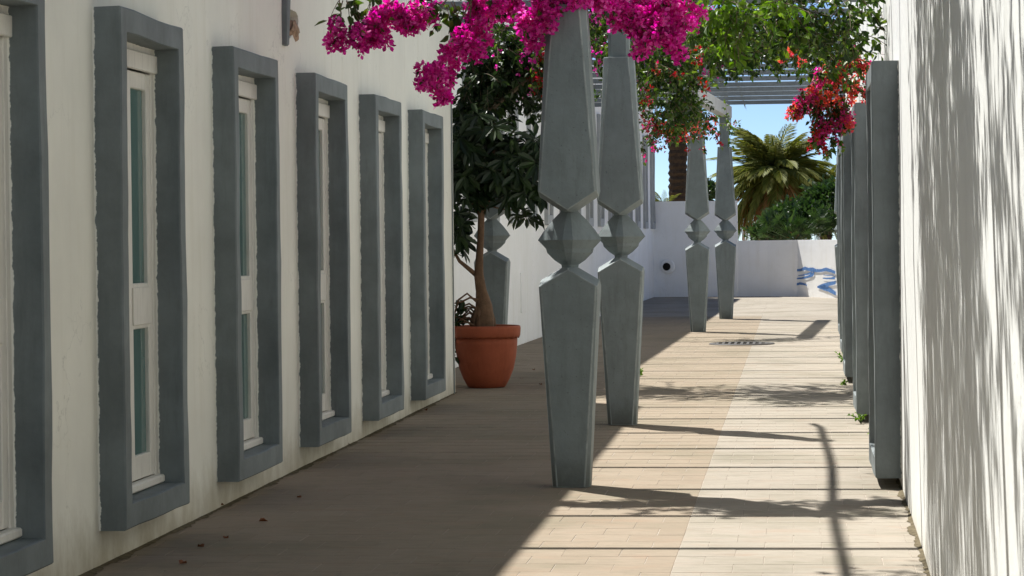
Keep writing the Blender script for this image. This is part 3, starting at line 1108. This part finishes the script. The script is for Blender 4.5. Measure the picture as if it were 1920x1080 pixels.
for (px, py, n, f_) in [(1540, 170, 10, 'orange'), (1580, 150, 14, 'orange'), (1610, 140, 9, 'orange'), (1605, 170, 8, 'orange'), (1515, 185, 8, 'pinkbr'), (1545, 135, 8, 'pinkbr'),
                        (1600, 120, 6, 'pinkbr'), (1505, 205, 5, 'pinkbr'), (1565, 190, 8, 'orange'), (1552, 128, 3, 'magenta'), (1500, 110, 2, 'orange'), (1500, 85, 2, 'orange')]:
    v.cloud(at(px, py, 18.4), (.05, .10, .05), max(2, int(n * .8)), (.06, .14), .7, .3, fl=f_, fl_n=13, fl_r=.032, leaf_step=.016, leaf_size=.045, fl_from=.2, fl_size=.026)
for (a, b_, f_) in [((1530, 190), (1545, 262), 'pinkbr'), ((1520, 200), (1530, 285), 'red'), ((1560, 200), (1565, 255), 'pinkbr'), ((1585, 180), (1580, 250), 'pinkbr'), ((1510, 190), (1478, 214), 'orange'), ((1570, 210), (1558, 300), None), ((1580, 190), (1568, 240), 'orange')]:
    A, B_ = at(*a, 18.4), at(*b_, 18.4)
    for k in range(5):
        st = np.array(A) + rng.normal(0, .025, 3)
        v.spray(st, np.array(B_ - A) + rng.normal(0, .05, 3), (B_ - A).length * R(.8, 1.1), leaf_step=.016, leaf_size=.042, fl=f_, fl_from=.55, fl_n=12 if f_ else 0, fl_r=.03, fl_size=.027, droop=.3)
# a sprig reaching over the wall
A = at(1610, 62, 17.6)
v.spray(A, (.28, 0, .0), .33, leaf_step=.05, leaf_size=.085, droop=1.6, wig=.12)
v.spray(at(1625, 45, 17.6), (.3, 0, -.03), .28, leaf_step=.045, leaf_size=.085, droop=2.2, wig=.12)
for (px, py, Yd, n) in [(1400, -60, 17.2, 18), (1520, -60, 17.5, 18), (1600, -40, 17.8, 10)]:
    v.cloud(at(px, py, Yd), (.35, .35, .15), n, (.3, .6), .8, .1, leaf='leaf_boug', leaf_step=.03, leaf_size=.065)
v.build(og); local(og)

# older, denser green growth further along -----------------------------------
dg = empty('bougainvillea', (-1.2, 25.5, 3.5))
tag(dg, 'dense green vine spilling off the pergola between the near and far columns', 'vine')
v = Vine()
for (px, py, Yd, rx, rz, n) in [(1230, 110, 24.6, .2, .2, 24), (1285, 100, 25.0, .22, .2, 30), (1345, 80, 25.4, .28, .16, 34), (1400, 78, 25.6, .28, .16, 34), (1455, 72, 25.8, .28, .16, 26),
                                (1280, 165, 24.8, .12, .2, 18), (1258, 195, 24.7, .08, .14, 8), (1292, 195, 24.8, .06, .12, 7),
                                (1208, 150, 24.5, .08, .16, 8), (1420, 112, 25.6, .2, .05, 9), (1190, 60, 24.3, .25, .2, 18), (1500, 90, 25.6, .2, .08, 8), (1540, 60, 25.6, .3, .15, 14)]:
    v.cloud(at(px, py, Yd), (rx, .45, rz), int(n * 1.9), (.16, .34), .6, .45, leaf='leaf_boug', leaf_step=.018, leaf_size=.058)
for (px, py, Yd, n) in [(960, 40, 26.0, 44), (1080, 30, 25.6, 56), (1180, 20, 25.8, 60), (1260, 40, 26.2, 46)]:
    v.cloud(at(px, py, Yd), (.5, 1.1, .2), n, (.4, .8), .8, .1, leaf='leaf_boug', leaf_step=.022, leaf_size=.065, fl='magenta', fl_n=5, fl_from=.6)
v.cloud(at(1250, 120, 24.2), (.3, .3, .3), 6, (.2, .4), .6, .5, fl='red', fl_n=8, fl_from=.6)
v.build(dg); local(dg)

# dark climber on the shaded column behind the potted tree ---------------------
cl = empty('climbing_vine', (-3.0, 26.0, gz(26)))
tag(cl, 'dark leafy climber rising up the shaded column above the potted tree', 'vine')
v = Vine()
for (px, py, Yd, rx, rz, n) in [(930, 90, 25.7, .35, .2, 40), (985, 90, 25.8, .25, .2, 26), (900, 150, 25.6, .2, .25, 26), (945, 160, 25.9, .25, .2, 24), (905, 215, 25.6, .15, .2, 14), (1000, 130, 25.9, .15, .15, 14), (880, 190, 25.6, .08, .2, 8)]:
    v.cloud(at(px, py, Yd), (rx, .3, rz), n, (.25, .5), .4, .9, leaf='leaf_dark', leaf_step=.02, leaf_size=.085)
v.cloud(at(1000, 120, 25.6), (.2, .2, .15), 8, (.15, .3), .6, .5, leaf='leaf_boug', fl='red', fl_n=10, fl_from=.5, leaf_step=.03)
v.cloud(at(960, 60, 25.4), (.25, .2, .08), 10, (.2, .3), .6, .4, leaf='leaf_boug', leaf_step=.03)
pts = [at(*q, 25.75) for q in ((895, 250), (905, 225), (930, 195), (960, 172), (990, 148), (1010, 120))]
v.stem.tube(pts, [.030, .032, .03, .026, .022, .016], 8)
pts = [at(*q, 27.25) for q in ((934, 690), (930, 600), (926, 480), (922, 380), (916, 330), (912, 250), (915, 160), (930, 60))]
v.stem.tube(pts, [.04, .035, .033, .03, .03, .025, .02, .012], 8)
v.build(cl); local(cl)

# far one over the second pair of columns --------------------------------------
fg = empty('bougainvillea', (-1.8, 37.0, 3.5))
tag(fg, 'small red flowering bougainvillea hanging round the top of the farther column', 'bougainvillea')
v = Vine()
for (px, py, Yd, rx, rz, n, f_) in [(1225, 215, 36.6, .22, .16, 20, 'red'), (1260, 225, 36.8, .25, .2, 26, 'red'), (1300, 215, 37.0, .25, .22, 26, 'orange'), (1335, 235, 37.4, .08, .08, 8, 'red'),
                                    (1240, 185, 36.8, .3, .14, 20, None), (1210, 255, 36.6, .08, .15, 7, 'pinkbr'), (1285, 180, 37, .2, .14, 16, None), (1362, 228, 37.5, .07, .04, 4, None)]:
    v.cloud(at(px, py, Yd), (rx, .35, rz), n, (.2, .4), .6, .6, leaf='leaf_boug', leaf_step=.024, leaf_size=.062, fl=f_, fl_n=5 if f_ else 0, fl_from=.5, fl_size=.038, fl_r=.05)
for (px, Yd, n) in [(1200, 36.8, 14), (1120, 37, 10)]:
    v.cloud(at(px, 150, Yd), (.6, .5, .1), n, (.3, .6), .8, .1, leaf='leaf_boug', leaf_step=.03, leaf_size=.065)
v.build(fg); local(fg)

# growth on the near end of the pergola: it is what dapples the right wall -------
ng = empty('bougainvillea', (-.6, 11, 3.6))
tag(ng, 'bougainvillea lying over the near pergola slats, its shadow dappling the white wall', 'bougainvillea')
v = Vine()
for (x, y, n, rx, ry) in [(-.1, 9.9, 44, .4, .5), (-.6, 9.6, 44, .4, .4), (-.2, 10.8, 50, .4, .5), (-.2, 12.8, 44, .35, .5), (-.7, 13.1, 30, .4, .3), (-.75, 10.2, 40, .45, .30), (-.5, 10.9, 60, .50, .35), (-.75, 11.7, 56, .5, .35), (-.4, 12.4, 44, .45, .35), (-.9, 12.4, 30, .3, .35), (-.4, 9.5, 4, .3, .2), (0, 11.5, 34, .3, .6),
                          (-.5, 8.3, 14, .3, .3), (-.7, 7.6, 12, .3, .3), (-.3, 13.9, 4, .2, .3)]:
    v.cloud((x, y, 3.78), (rx, ry, .12), int(n * 1.5), (.35, .7), .9, .0, leaf='leaf_boug', leaf_step=.028, leaf_size=.07, droop=.2)
v.build(ng); local(ng)

# ---------------------------------------------------------------- pot and tree
PY, PXc = 25.2, -3.0
PB = gz(PY) + .002
pot = empty('flower_pot', (PXc, PY, PB))
tag(pot, 'round terracotta flower pot with a rolled rim, standing by the left wall', 'flower pot')


def lathe(name, prof, n, mat, parent, wave=None):
    V, Q = [], []
    for i, (r, z) in enumerate(prof):
        for k in range(n):
            th = 2 * math.pi * k / n
            dz = wave[1] * math.sin(wave[0] * th) if wave and i in wave[2] else 0
            V.append(Vector((r * math.cos(th), r * math.sin(th), z + dz)))
    for i in range(len(prof) - 1):
        for k in range(n):
            k2 = (k + 1) % n
            Q.append((i * n + k, i * n + k2, (i + 1) * n + k2, (i + 1) * n + k))
    return mesh_obj(name, V, Q, mat, parent, True)


lathe('bowl', [(.001, 0), (.17, 0), (.185, .008), (.225, .08), (.265, .18), (.29, .30), (.303, .42), (.306, .50), (.275, .50), (.26, .40)], 56, M['terracotta'], pot)
lathe('rim', [(.300, .492), (.312, .488), (.322, .484), (.332, .505), (.336, .54), (.338, .575), (.334, .596), (.320, .602), (.300, .600), (.292, .585), (.288, .50), (.300, .492)], 112, M['terracotta'], pot, (26, .006, (1, 2)))
bm = bmesh.new()
bmesh.ops.create_circle(bm, cap_ends=True, segments=40, radius=.289)
for v_ in bm.verts: v_.co.z = .545
bm_obj('soil', bm, M['soil'], pot)

tr = empty('umbrella_tree', (PXc, PY, PB + .545))
tag(tr, 'small dark umbrella tree with a gnarled trunk, growing in the terracotta pot', 'tree')
TO = Vector(tr.location)


def t_at(px, py, dy=0.0): return at(px, py, PY + dy) - TO


b = Bag()
main = [((906, 622), .105), ((908, 600), .10), ((907, 575), .085), ((902, 545), .055), ((897, 515), .043), ((899, 480), .037), ((900, 440), .034), ((901, 405), .034), ((903, 375), .026), ((915, 330), .022), ((925, 280), .016)]
b.tube([t_at(*q) for q, r in main], [r for q, r in main], 12)
trk = b.build('trunk', M['bark'], tr, True)
for vv in trk.data.vertices: vv.co = wob(vv.co, .016, 9.0, 2)
b = Bag()
for pth, rr in [([(898, 520), (880, 505), (862, 490), (850, 470), (845, 440)], .026), ([(901, 405), (885, 380), (870, 350), (860, 300)], .020), ([(902, 385), (925, 370), (955, 365), (985, 372)], .018), ([(903, 375), (940, 330), (975, 300)], .018), ([(915, 330), (890, 290), (880, 250)], .014), ([(901, 400), (915, 385), (940, 392), (975, 395)], .014)]:
    P = [t_at(*q, dy=R(-.1, .1)) for q in pth]
    b.tube(P, np.linspace(rr, rr * .4, len(P)), 7)
b.build('branch', M['bark'], tr, True)
# knotted roots swelling over the soil
b = Bag()
for k in range(9):
    a = R(0, 6.28)
    st = Vector((.03 * math.cos(a), .03 * math.sin(a), R(.12, .36))) + t_at(905, 620)
    en = Vector((R(.08, .14) * math.cos(a), R(.08, .14) * math.sin(a), .0)) + t_at(907, 622)
    P = [st.lerp(en, t) + Vector((math.cos(a), math.sin(a), 0)) * .035 * math.sin(t * 3) for t in np.linspace(0, 1, 6)]
    b.tube(P, [.012, .018, .022, .022, .02, .016], 7)
b.build('root', M['bark'], tr, True)
# withered shoots curling over the left of the pot
b = Bag(); wl = Bag()
for k in range(11):
    P = [t_at(893 + R(-4, 4), R(560, 615), dy=R(-.1, .05))]
    P.append(P[0] + Vector((R(-.1, -.06), 0, R(.02, .09)))); P.append(P[0] + Vector((R(-.2, -.13), R(-.05, .05), R(-.02, .10))))
    P.append(P[0] + Vector((R(-.27, -.17), R(-.05, .05), R(-.18, -.02)))); P.append(P[0] + Vector((R(-.28, -.18), R(-.05, .05), R(-.3, -.1))))
    b.tube(P, [.011, .010, .010, .008, .004], 6)
    for q in P[2:]:
        n = 5
        PP = np.array([q[:]] * n); DD = rng.normal(0, 1, (n, 3)) + np.array([0, 0, -1.2])
        wl.add(*leaves(PP, DD, rng.uniform(.05, .10, n)))
b.build('withered_shoot', M['bark'], tr, True)['kind'] = 'stuff'
o = wl.build('withered_leaf', M['leaf_dark'], tr); o['kind'] = 'stuff'
# palmate leaves: eight leaflets round the tip of each stalk
LONG = np.array([(0, 0, 0), (-.13, .35, .05), (-.15, .70, .03), (0, 1.0, -.08), (.15, .70, .03), (.13, .35, .05)], dtype=np.float32)


def umbel(bag, stalks, centre, d, size):
    d = Vector(d).normalized()
    a = d.cross(Vector((R(-1, 1), R(-1, 1), R(-1, 1)))).normalized(); c2 = d.cross(a)
    n = random.choice((7, 8, 9))
    P, D, U = [], [], []
    for k in range(n):
        th = 2 * math.pi * k / n + R(-.12, .12)
        rad = a * math.cos(th) + c2 * math.sin(th)
        dd = rad + d * R(-.1, .45) + Vector((0, 0, -R(.2, .8)))
        P.append((centre + rad * .012)[:]); D.append(dd[:]); U.append((d + rad * .1)[:])
    bag.add(*leaves(np.array(P), np.array(D), size * rng.uniform(.8, 1.15, n), LONG, np.array(U)))


bag, stalks = Bag(), Bag()
groups = [((880, 260), (.22, .25, .16), 36), ((930, 270), (.22, .25, .18), 36), ((975, 290), (.18, .22, .18), 26), ((1000, 310), (.10, .2, .18), 12), ((870, 330), (.18, .22, .22), 34), ((915, 330), (.2, .25, .2), 32),
          ((965, 350), (.2, .22, .13), 22), ((850, 400), (.09, .2, .2), 18), ((855, 450), (.07, .15, .13), 12), ((880, 400), (.08, .2, .12), 8), ((985, 405), (.10, .1, .07), 6), ((1005, 350), (.10, .15, .08), 7), ((848, 300), (.08, .2, .2), 14), ((900, 225), (.2, .2, .10), 14)]
for (pxy, r, n) in groups:
    c0 = t_at(*pxy)
    for _ in range(max(3, int(n * .58))):
        u = Vector((R(-1, 1), R(-1, 1), R(-1, 1)))
        p = c0 + Vector((u.x * r[0], u.y * r[1], u.z * r[2]))
        d = Vector((u.x * .8, u.y * .8 - .35, .5 + u.z * .3))
        umbel(bag, stalks, p, d, R(.11, .23))
        back = p - d.normalized() * R(.08, .16)
        stalks.tube([back, (back + p) / 2 + Vector((0, 0, .01)), p], [.004, .0035, .003], 4)
o = bag.build('foliage', M['leaf_tree'], tr); o['kind'] = 'stuff'
stalks.build('leaf_stalk', M['leaf_shrub'], tr)['kind'] = 'stuff'

# ---------------------------------------------------------------- palms and shrubs beyond
def frond_mesh(name, L, mat, leaflets=34, lw=.03, ll=.42, curve=.9, dense=1.0):
    """one feather frond lying along +y, arching down; leaflets both sides of the rib"""
    rib = []
    for i in range(13):
        t = i / 12
        rib.append(Vector((0, L * (t - .18 * curve * t * t), L * (.30 * t - .62 * curve * t * t))))
    V, Q = tube_arrays(rib, np.linspace(.018, .004, 13), 4)
    bag = Bag(); bag.add(V, Q)
    P, D, S, U = [], [], [], []
    for k in range(leaflets):
        t = .1 + .9 * (k + R(0, .6)) / leaflets
        i = min(int(t * 12), 11)
        p = rib[i].lerp(rib[i + 1], t * 12 - i)
        tg = (rib[i + 1] - rib[i]).normalized()
        for s in (-1, 1):
            d = Vector((s * 1.0, 0, 0)) + tg * (.55 + .8 * t) + Vector((0, 0, -.5 + R(-.35, .35)))
            P.append(p[:]); D.append(d[:]); S.append(ll * L * .5 * (math.sin(math.pi * (.12 + .8 * t)) ** .6) * R(.85, 1.1)); U.append((0, -.2, 1))
    shape = np.array([(0, 0, 0), (-lw, .25, .0), (-lw, .65, -.03), (0, 1.0, -.18), (lw, .65, -.03), (lw, .25, .0)], dtype=np.float32)
    bag.add(*leaves(np.array(P), np.array(D), np.array(S), shape, np.array(U)))
    me_o = bag.build(name, mat)
    me = me_o.data
    bpy.data.objects.remove(me_o)
    return me


FR = [frond_mesh('frond', 1.0, M['frond'], 44, .011, .46, c_) for c_ in (.8, 1.25, 1.8)]
FD = [frond_mesh('dry_frond', 1.0, M['frond_dry'], 40, .012, .36, c_) for c_ in (1.2, 1.9)]


def palm(loc, trunk_h, trunk_r, L, n_green, n_dry, label, boots=True, elev=(-.15, 1.35)):
    root = empty('palm_tree', loc)
    tag(root, label, 'palm tree')
    V, Q = [], []
    rows, n = max(6, int(trunk_h / .09)), 14
    for i in range(rows + 1):
        z = trunk_h * i / rows
        for k in range(n):
            th = 2 * math.pi * (k + .5 * (i % 2)) / n
            r = trunk_r * (1 + (.10 if (i % 2) else -.05) + R(-.06, .10)) * (1.25 if i < 2 else 1)
            V.append(Vector((r * math.cos(th), r * math.sin(th), z)))
    for i in range(rows):
        for k in range(n): Q.append((i * n + k, i * n + (k + 1) % n, (i + 1) * n + (k + 1) % n, (i + 1) * n + k))
    mesh_obj('trunk', V, Q, M['palm_bark'], root)
    for k in range(n_green + n_dry):
        dry = k >= n_green
        if dry:
            me = random.choice(FD); el = R(-.95, .05); s = L * R(.7, .98)
        else:
            t = (k + .5) / n_green
            el = elev[1] + (elev[0] - elev[1]) * t + R(-.12, .12); me = FR[0 if t < .3 else (1 if t < .7 else 2)]; s = L * R(.8, 1.1)
        o = bpy.data.objects.new('dry_frond' if dry else 'frond', me)
        az = k * 2.39996 + R(-.2, .2)
        o.rotation_euler = (Matrix.Rotation(az, 3, 'Z') @ Matrix.Rotation(el, 3, 'X')).to_euler()
        o.location = (0, 0, trunk_h + R(-.12, .08) * (2 if dry else 1))
        o.scale = (s, s, s)
        link(o, root)
    return root


pc = at(1455, 348, 84)
palm((pc.x, 84, -.06), pc.z + .06, .3, 2.45, 130, 140, 'bushy palm with green fronds above a skirt of dry brown ones, beyond the low wall', elev=(-.1, 1.3))
pc = at(1271, 300, 72)
palm((pc.x, 72, -.06), 7.0, .245, 2.4, 46, 18, 'tall palm with a dark rough trunk rising behind the higher garden wall')
pc = at(1245, 395, 66)
palm((pc.x, 66, -.06), pc.z, .14, .85, 20, 0, 'small young palm peeping over the higher wall left of the trunk')
pc = at(1548, 352, 92)
palm((pc.x, 92, -.06), pc.z + .06, .2, 1.3, 40, 6, 'small yellow-green palm at the right, behind the bushy palm')


def shrub(loc, r, n, label, mat='leaf_shrub', size=.14, shape=LEAF, nm='shrub'):
    root = empty(nm, loc)
    tag(root, label, 'shrub')
    v = Bag(); st = Bag()
    for k in range(n):
        u = rng.normal(0, 1, 3); u /= np.linalg.norm(u); u[2] = abs(u[2]) * 1.0 - .15
        p = u * np.array(r) * rng.uniform(.55, 1.05) + np.array([0, 0, r[2] * .35])
        m = 14
        P = p + rng.normal(0, .09, (m, 3))
        v.add(*leaves(P, rng.normal(0, .7, (m, 3)) + u * 1.0 + np.array([0, 0, .35]), size * rng.uniform(.6, 1.2, m), shape))
        if k % 6 == 0: st.tube([(0, 0, 0), tuple(p * .5), tuple(p)], [.025, .015, .006], 4)
    st.build('branch', M['vine_bark'], root)['kind'] = 'stuff'
    o = v.build('foliage', M[mat], root); o['kind'] = 'stuff'
    return root


for (px, py, Yd, r, n, lab) in [(1500, 420, 64, (.85, .8, .55), 330, 'dark green shrub right behind the middle of the low wall'),
                                (1550, 395, 66, (.7, .8, .75), 300, 'tall dark shrub beyond the right end of the low wall'),
                                (1440, 440, 63, (.4, .5, .3), 90, 'low dark shrub below the brown palm skirt'),
                                (1325, 365, 68, (.25, .3, .30), 60, 'pale small shrub showing between the farther columns')]:
    p = at(px, py, Yd)
    shrub((p.x, Yd, p.z - r[2] * .4), r, n, lab, size=.15 if n > 100 else .12)
# fan-leaved clump in front of the bushy palm
fc = at(1490, 425, 62)
root = empty('fan_palm', (fc.x, 62, fc.z - .35))
tag(root, 'spiky green fan palm clump rising over the low wall', 'shrub')
bag = Bag(); st = Bag()
for k in range(46):
    u = Vector((R(-.7, .7), R(-.4, .4), R(.1, .62)))
    d = Vector((u.x, u.y - .3, .55)).normalized()
    a = d.cross(Vector((R(-1, 1), R(-1, 1), R(-1, 1)))).normalized(); c2 = d.cross(a)
    P, D = [], []
    for j in range(13):
        th = -1.5 + 3.0 * j / 12
        P.append(u[:]); D.append((d * math.cos(th) + a * math.sin(th))[:])
    bag.add(*leaves(np.array(P), np.array(D), rng.uniform(.22, .3, 13), np.array([(0, 0, 0), (-.05, .3, .0), (-.05, .7, -.02), (0, 1.0, -.1), (.05, .7, -.02), (.05, .3, .0)], dtype=np.float32), np.tile(np.array(c2[:]), (13, 1))))
    st.tube([(0, 0, 0), tuple(u * .6), tuple(u)], [.012, .01, .008], 4)
st.build('leaf_stalk', M['leaf_shrub'], root)['kind'] = 'stuff'
o = bag.build('foliage', M['leaf_shrub'], root); o['kind'] = 'stuff'

# ---------------------------------------------------------------- small things on the ground
def soil_line(wall_x, y0, y1, w, sgn, label):
    V, Q = [], []
    n = int((y1 - y0) / .05)
    for i in range(n + 1):
        y = y0 + (y1 - y0) * i / n
        a = abs(noise.noise(Vector((y * 1.7, sgn, 0)))) + .6 * abs(noise.noise(Vector((y * 7.0, sgn, 3)))) + .3 * abs(noise.noise(Vector((y * 19.0, sgn, 7))))
        ww = .006 + w * a
        V += [Vector((wall_x(y) - sgn * .01, y, gz(y) + .010)), Vector((wall_x(y) + sgn * ww, y, gz(y) + .0025))]
    for i in range(n): Q.append((2 * i, 2 * i + 1, 2 * i + 3, 2 * i + 2))
    o = mesh_obj('soil_line', V, Q, M['soil_dust'])
    tag(o, label, 'soil', kind='stuff')


soil_line(wx1, 4, 24.36, .075, 1, 'dark thread of blown soil along the foot of the left wall')
soil_line(wxr, 4, 40, .05, -1, 'dark thread of blown soil along the foot of the right wall')
gx, gy = -.70, 34.2
gr = empty('drain_grate', (gx, gy, gz(gy) + .004))
tag(gr, 'round iron drain grate with slots, set in the paving near the farther columns', 'drain grate')
lathe('frame_ring', [(.36, 0), (.36, .012), (.42, .012), (.43, 0)], 48, M['iron'], gr)
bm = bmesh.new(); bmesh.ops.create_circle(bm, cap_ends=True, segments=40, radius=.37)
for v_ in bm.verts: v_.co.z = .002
bm_obj('shaft_shade_disc', bm, M['dark'], gr)  # black disc just above the tiles, painted as the unlit shaft
for k in range(9):
    x = -.32 + .08 * k
    h = math.sqrt(max(.0, .36 ** 2 - x * x))
    box('bar', (x - .017, -h, .003), (x + .017, h, .012), M['iron'], gr)


def weed(loc, n, size, spread, label):
    root = empty('weed', loc)
    tag(root, label, 'weed', 'weeds along the foot of the right-hand wall')
    b = Bag(); st = Bag()
    for k in range(n):
        d = np.array([R(-1, .4), R(-1, 1), R(.2, 1.3)]); d /= np.linalg.norm(d)
        tip = d * spread * R(.5, 1)
        st.tube([(0, 0, 0), tuple(tip * .5 + np.array([0, 0, .02])), tuple(tip)], [.003, .002, .001], 3)
        m = 6
        P = np.outer(rng.uniform(.3, 1, m), tip)
        b.add(*leaves(P, rng.normal(0, 1, (m, 3)) + d, size * rng.uniform(.6, 1.2, m)))
    st.build('stem', M['leaf_boug'], root)['kind'] = 'stuff'
    o = b.build('foliage', M['leaf_lime'], root); o['kind'] = 'stuff'


for (x, y, n, s, sp, lab) in [(.50, 20.35, 8, .03, .12, 'sprawling weed at the near foot of the second grey surround on the right'),
                              (.555, 19.2, 5, .03, .08, 'small weed against the right-hand wall, nearest to the camera'),
                              (.48, 25.3, 5, .03, .10, 'upright weed beside the third grey surround on the right'),
                              (.56, 29.6, 9, .04, .16, 'bushy weed by the fourth grey surround on the right')]:
    weed((x, y, gz(y)), n, s, sp, lab)
weed((-1.62, 27.0, gz(27.0)), 5, .05, .1, 'tiny green weed alone on the shaded paving behind the second column')

# dry leaves blown against the left wall
spots = [(337, 1060, .05, 'brown dry leaf lying nearest the camera on the shaded paving'),
         (382, 1028, .045, 'second nearest brown dry leaf on the shaded paving'),
         (420, 1012, .04, 'third nearest brown dry leaf on the shaded paving'),
         (257, 1017, .045, 'brown dry leaf at the wall foot under the second grey surround from the left'),
         (350, 982, .05, 'brown dry leaf at the wall foot by the right corner of the second grey surround'),
         (405, 952, .05, 'brown dry leaf at the wall foot just before the third grey surround'),
         (445, 930, .07, 'largest brown dry leaf, below the third grey surround'),
         (500, 907, .055, 'brown dry leaf beneath the right corner of the third grey surround'),
         (485, 980, .05, 'lone brown dry leaf a step out from the third grey surround'),
         (565, 935, .035, 'small brown dry leaf well out on the paving, level with the fourth grey surround'),
         (655, 835, .04, 'brown dry leaf at the wall foot between the fourth and fifth grey surrounds'),
         (725, 788, .04, 'brown dry leaf under the fifth grey surround from the left'),
         (800, 772, .045, 'brown dry leaf out in front of the sixth grey surround'),
         (978, 712, .05, 'brown dry leaf just right of the terracotta pot'),
         (1000, 695, .05, 'farthest brown dry leaf, beyond the terracotta pot'),
         (1012, 722, .045, 'brown dry leaf between the pot and the nearest column')]
shape = LEAF * np.array([1.2, 1, 2.2])
for i, (px, py, s, lab) in enumerate(spots):
    d = RW @ Vector(((px - 960) / F, (540 - py) / F, -1.0))
    t = (CAMZ + .045) / (.0045 * d.y - d.z)
    p = Vector((0, 0, CAMZ)) + d * t
    V, Q = leaves(np.array([[0, 0, .004]]), np.array([[R(-1, 1), R(-1, 1), .15]]), [s], shape.astype(np.float32), np.array([[R(-.3, .3), R(-.3, .3), 1]]))
    o = np_obj('dry_leaf', V, Q, M['leaf_dead'])
    o.location = (p.x, p.y, gz(p.y) + .003)
    tag(o, lab, 'leaf', 'dry leaves on the shaded paving')
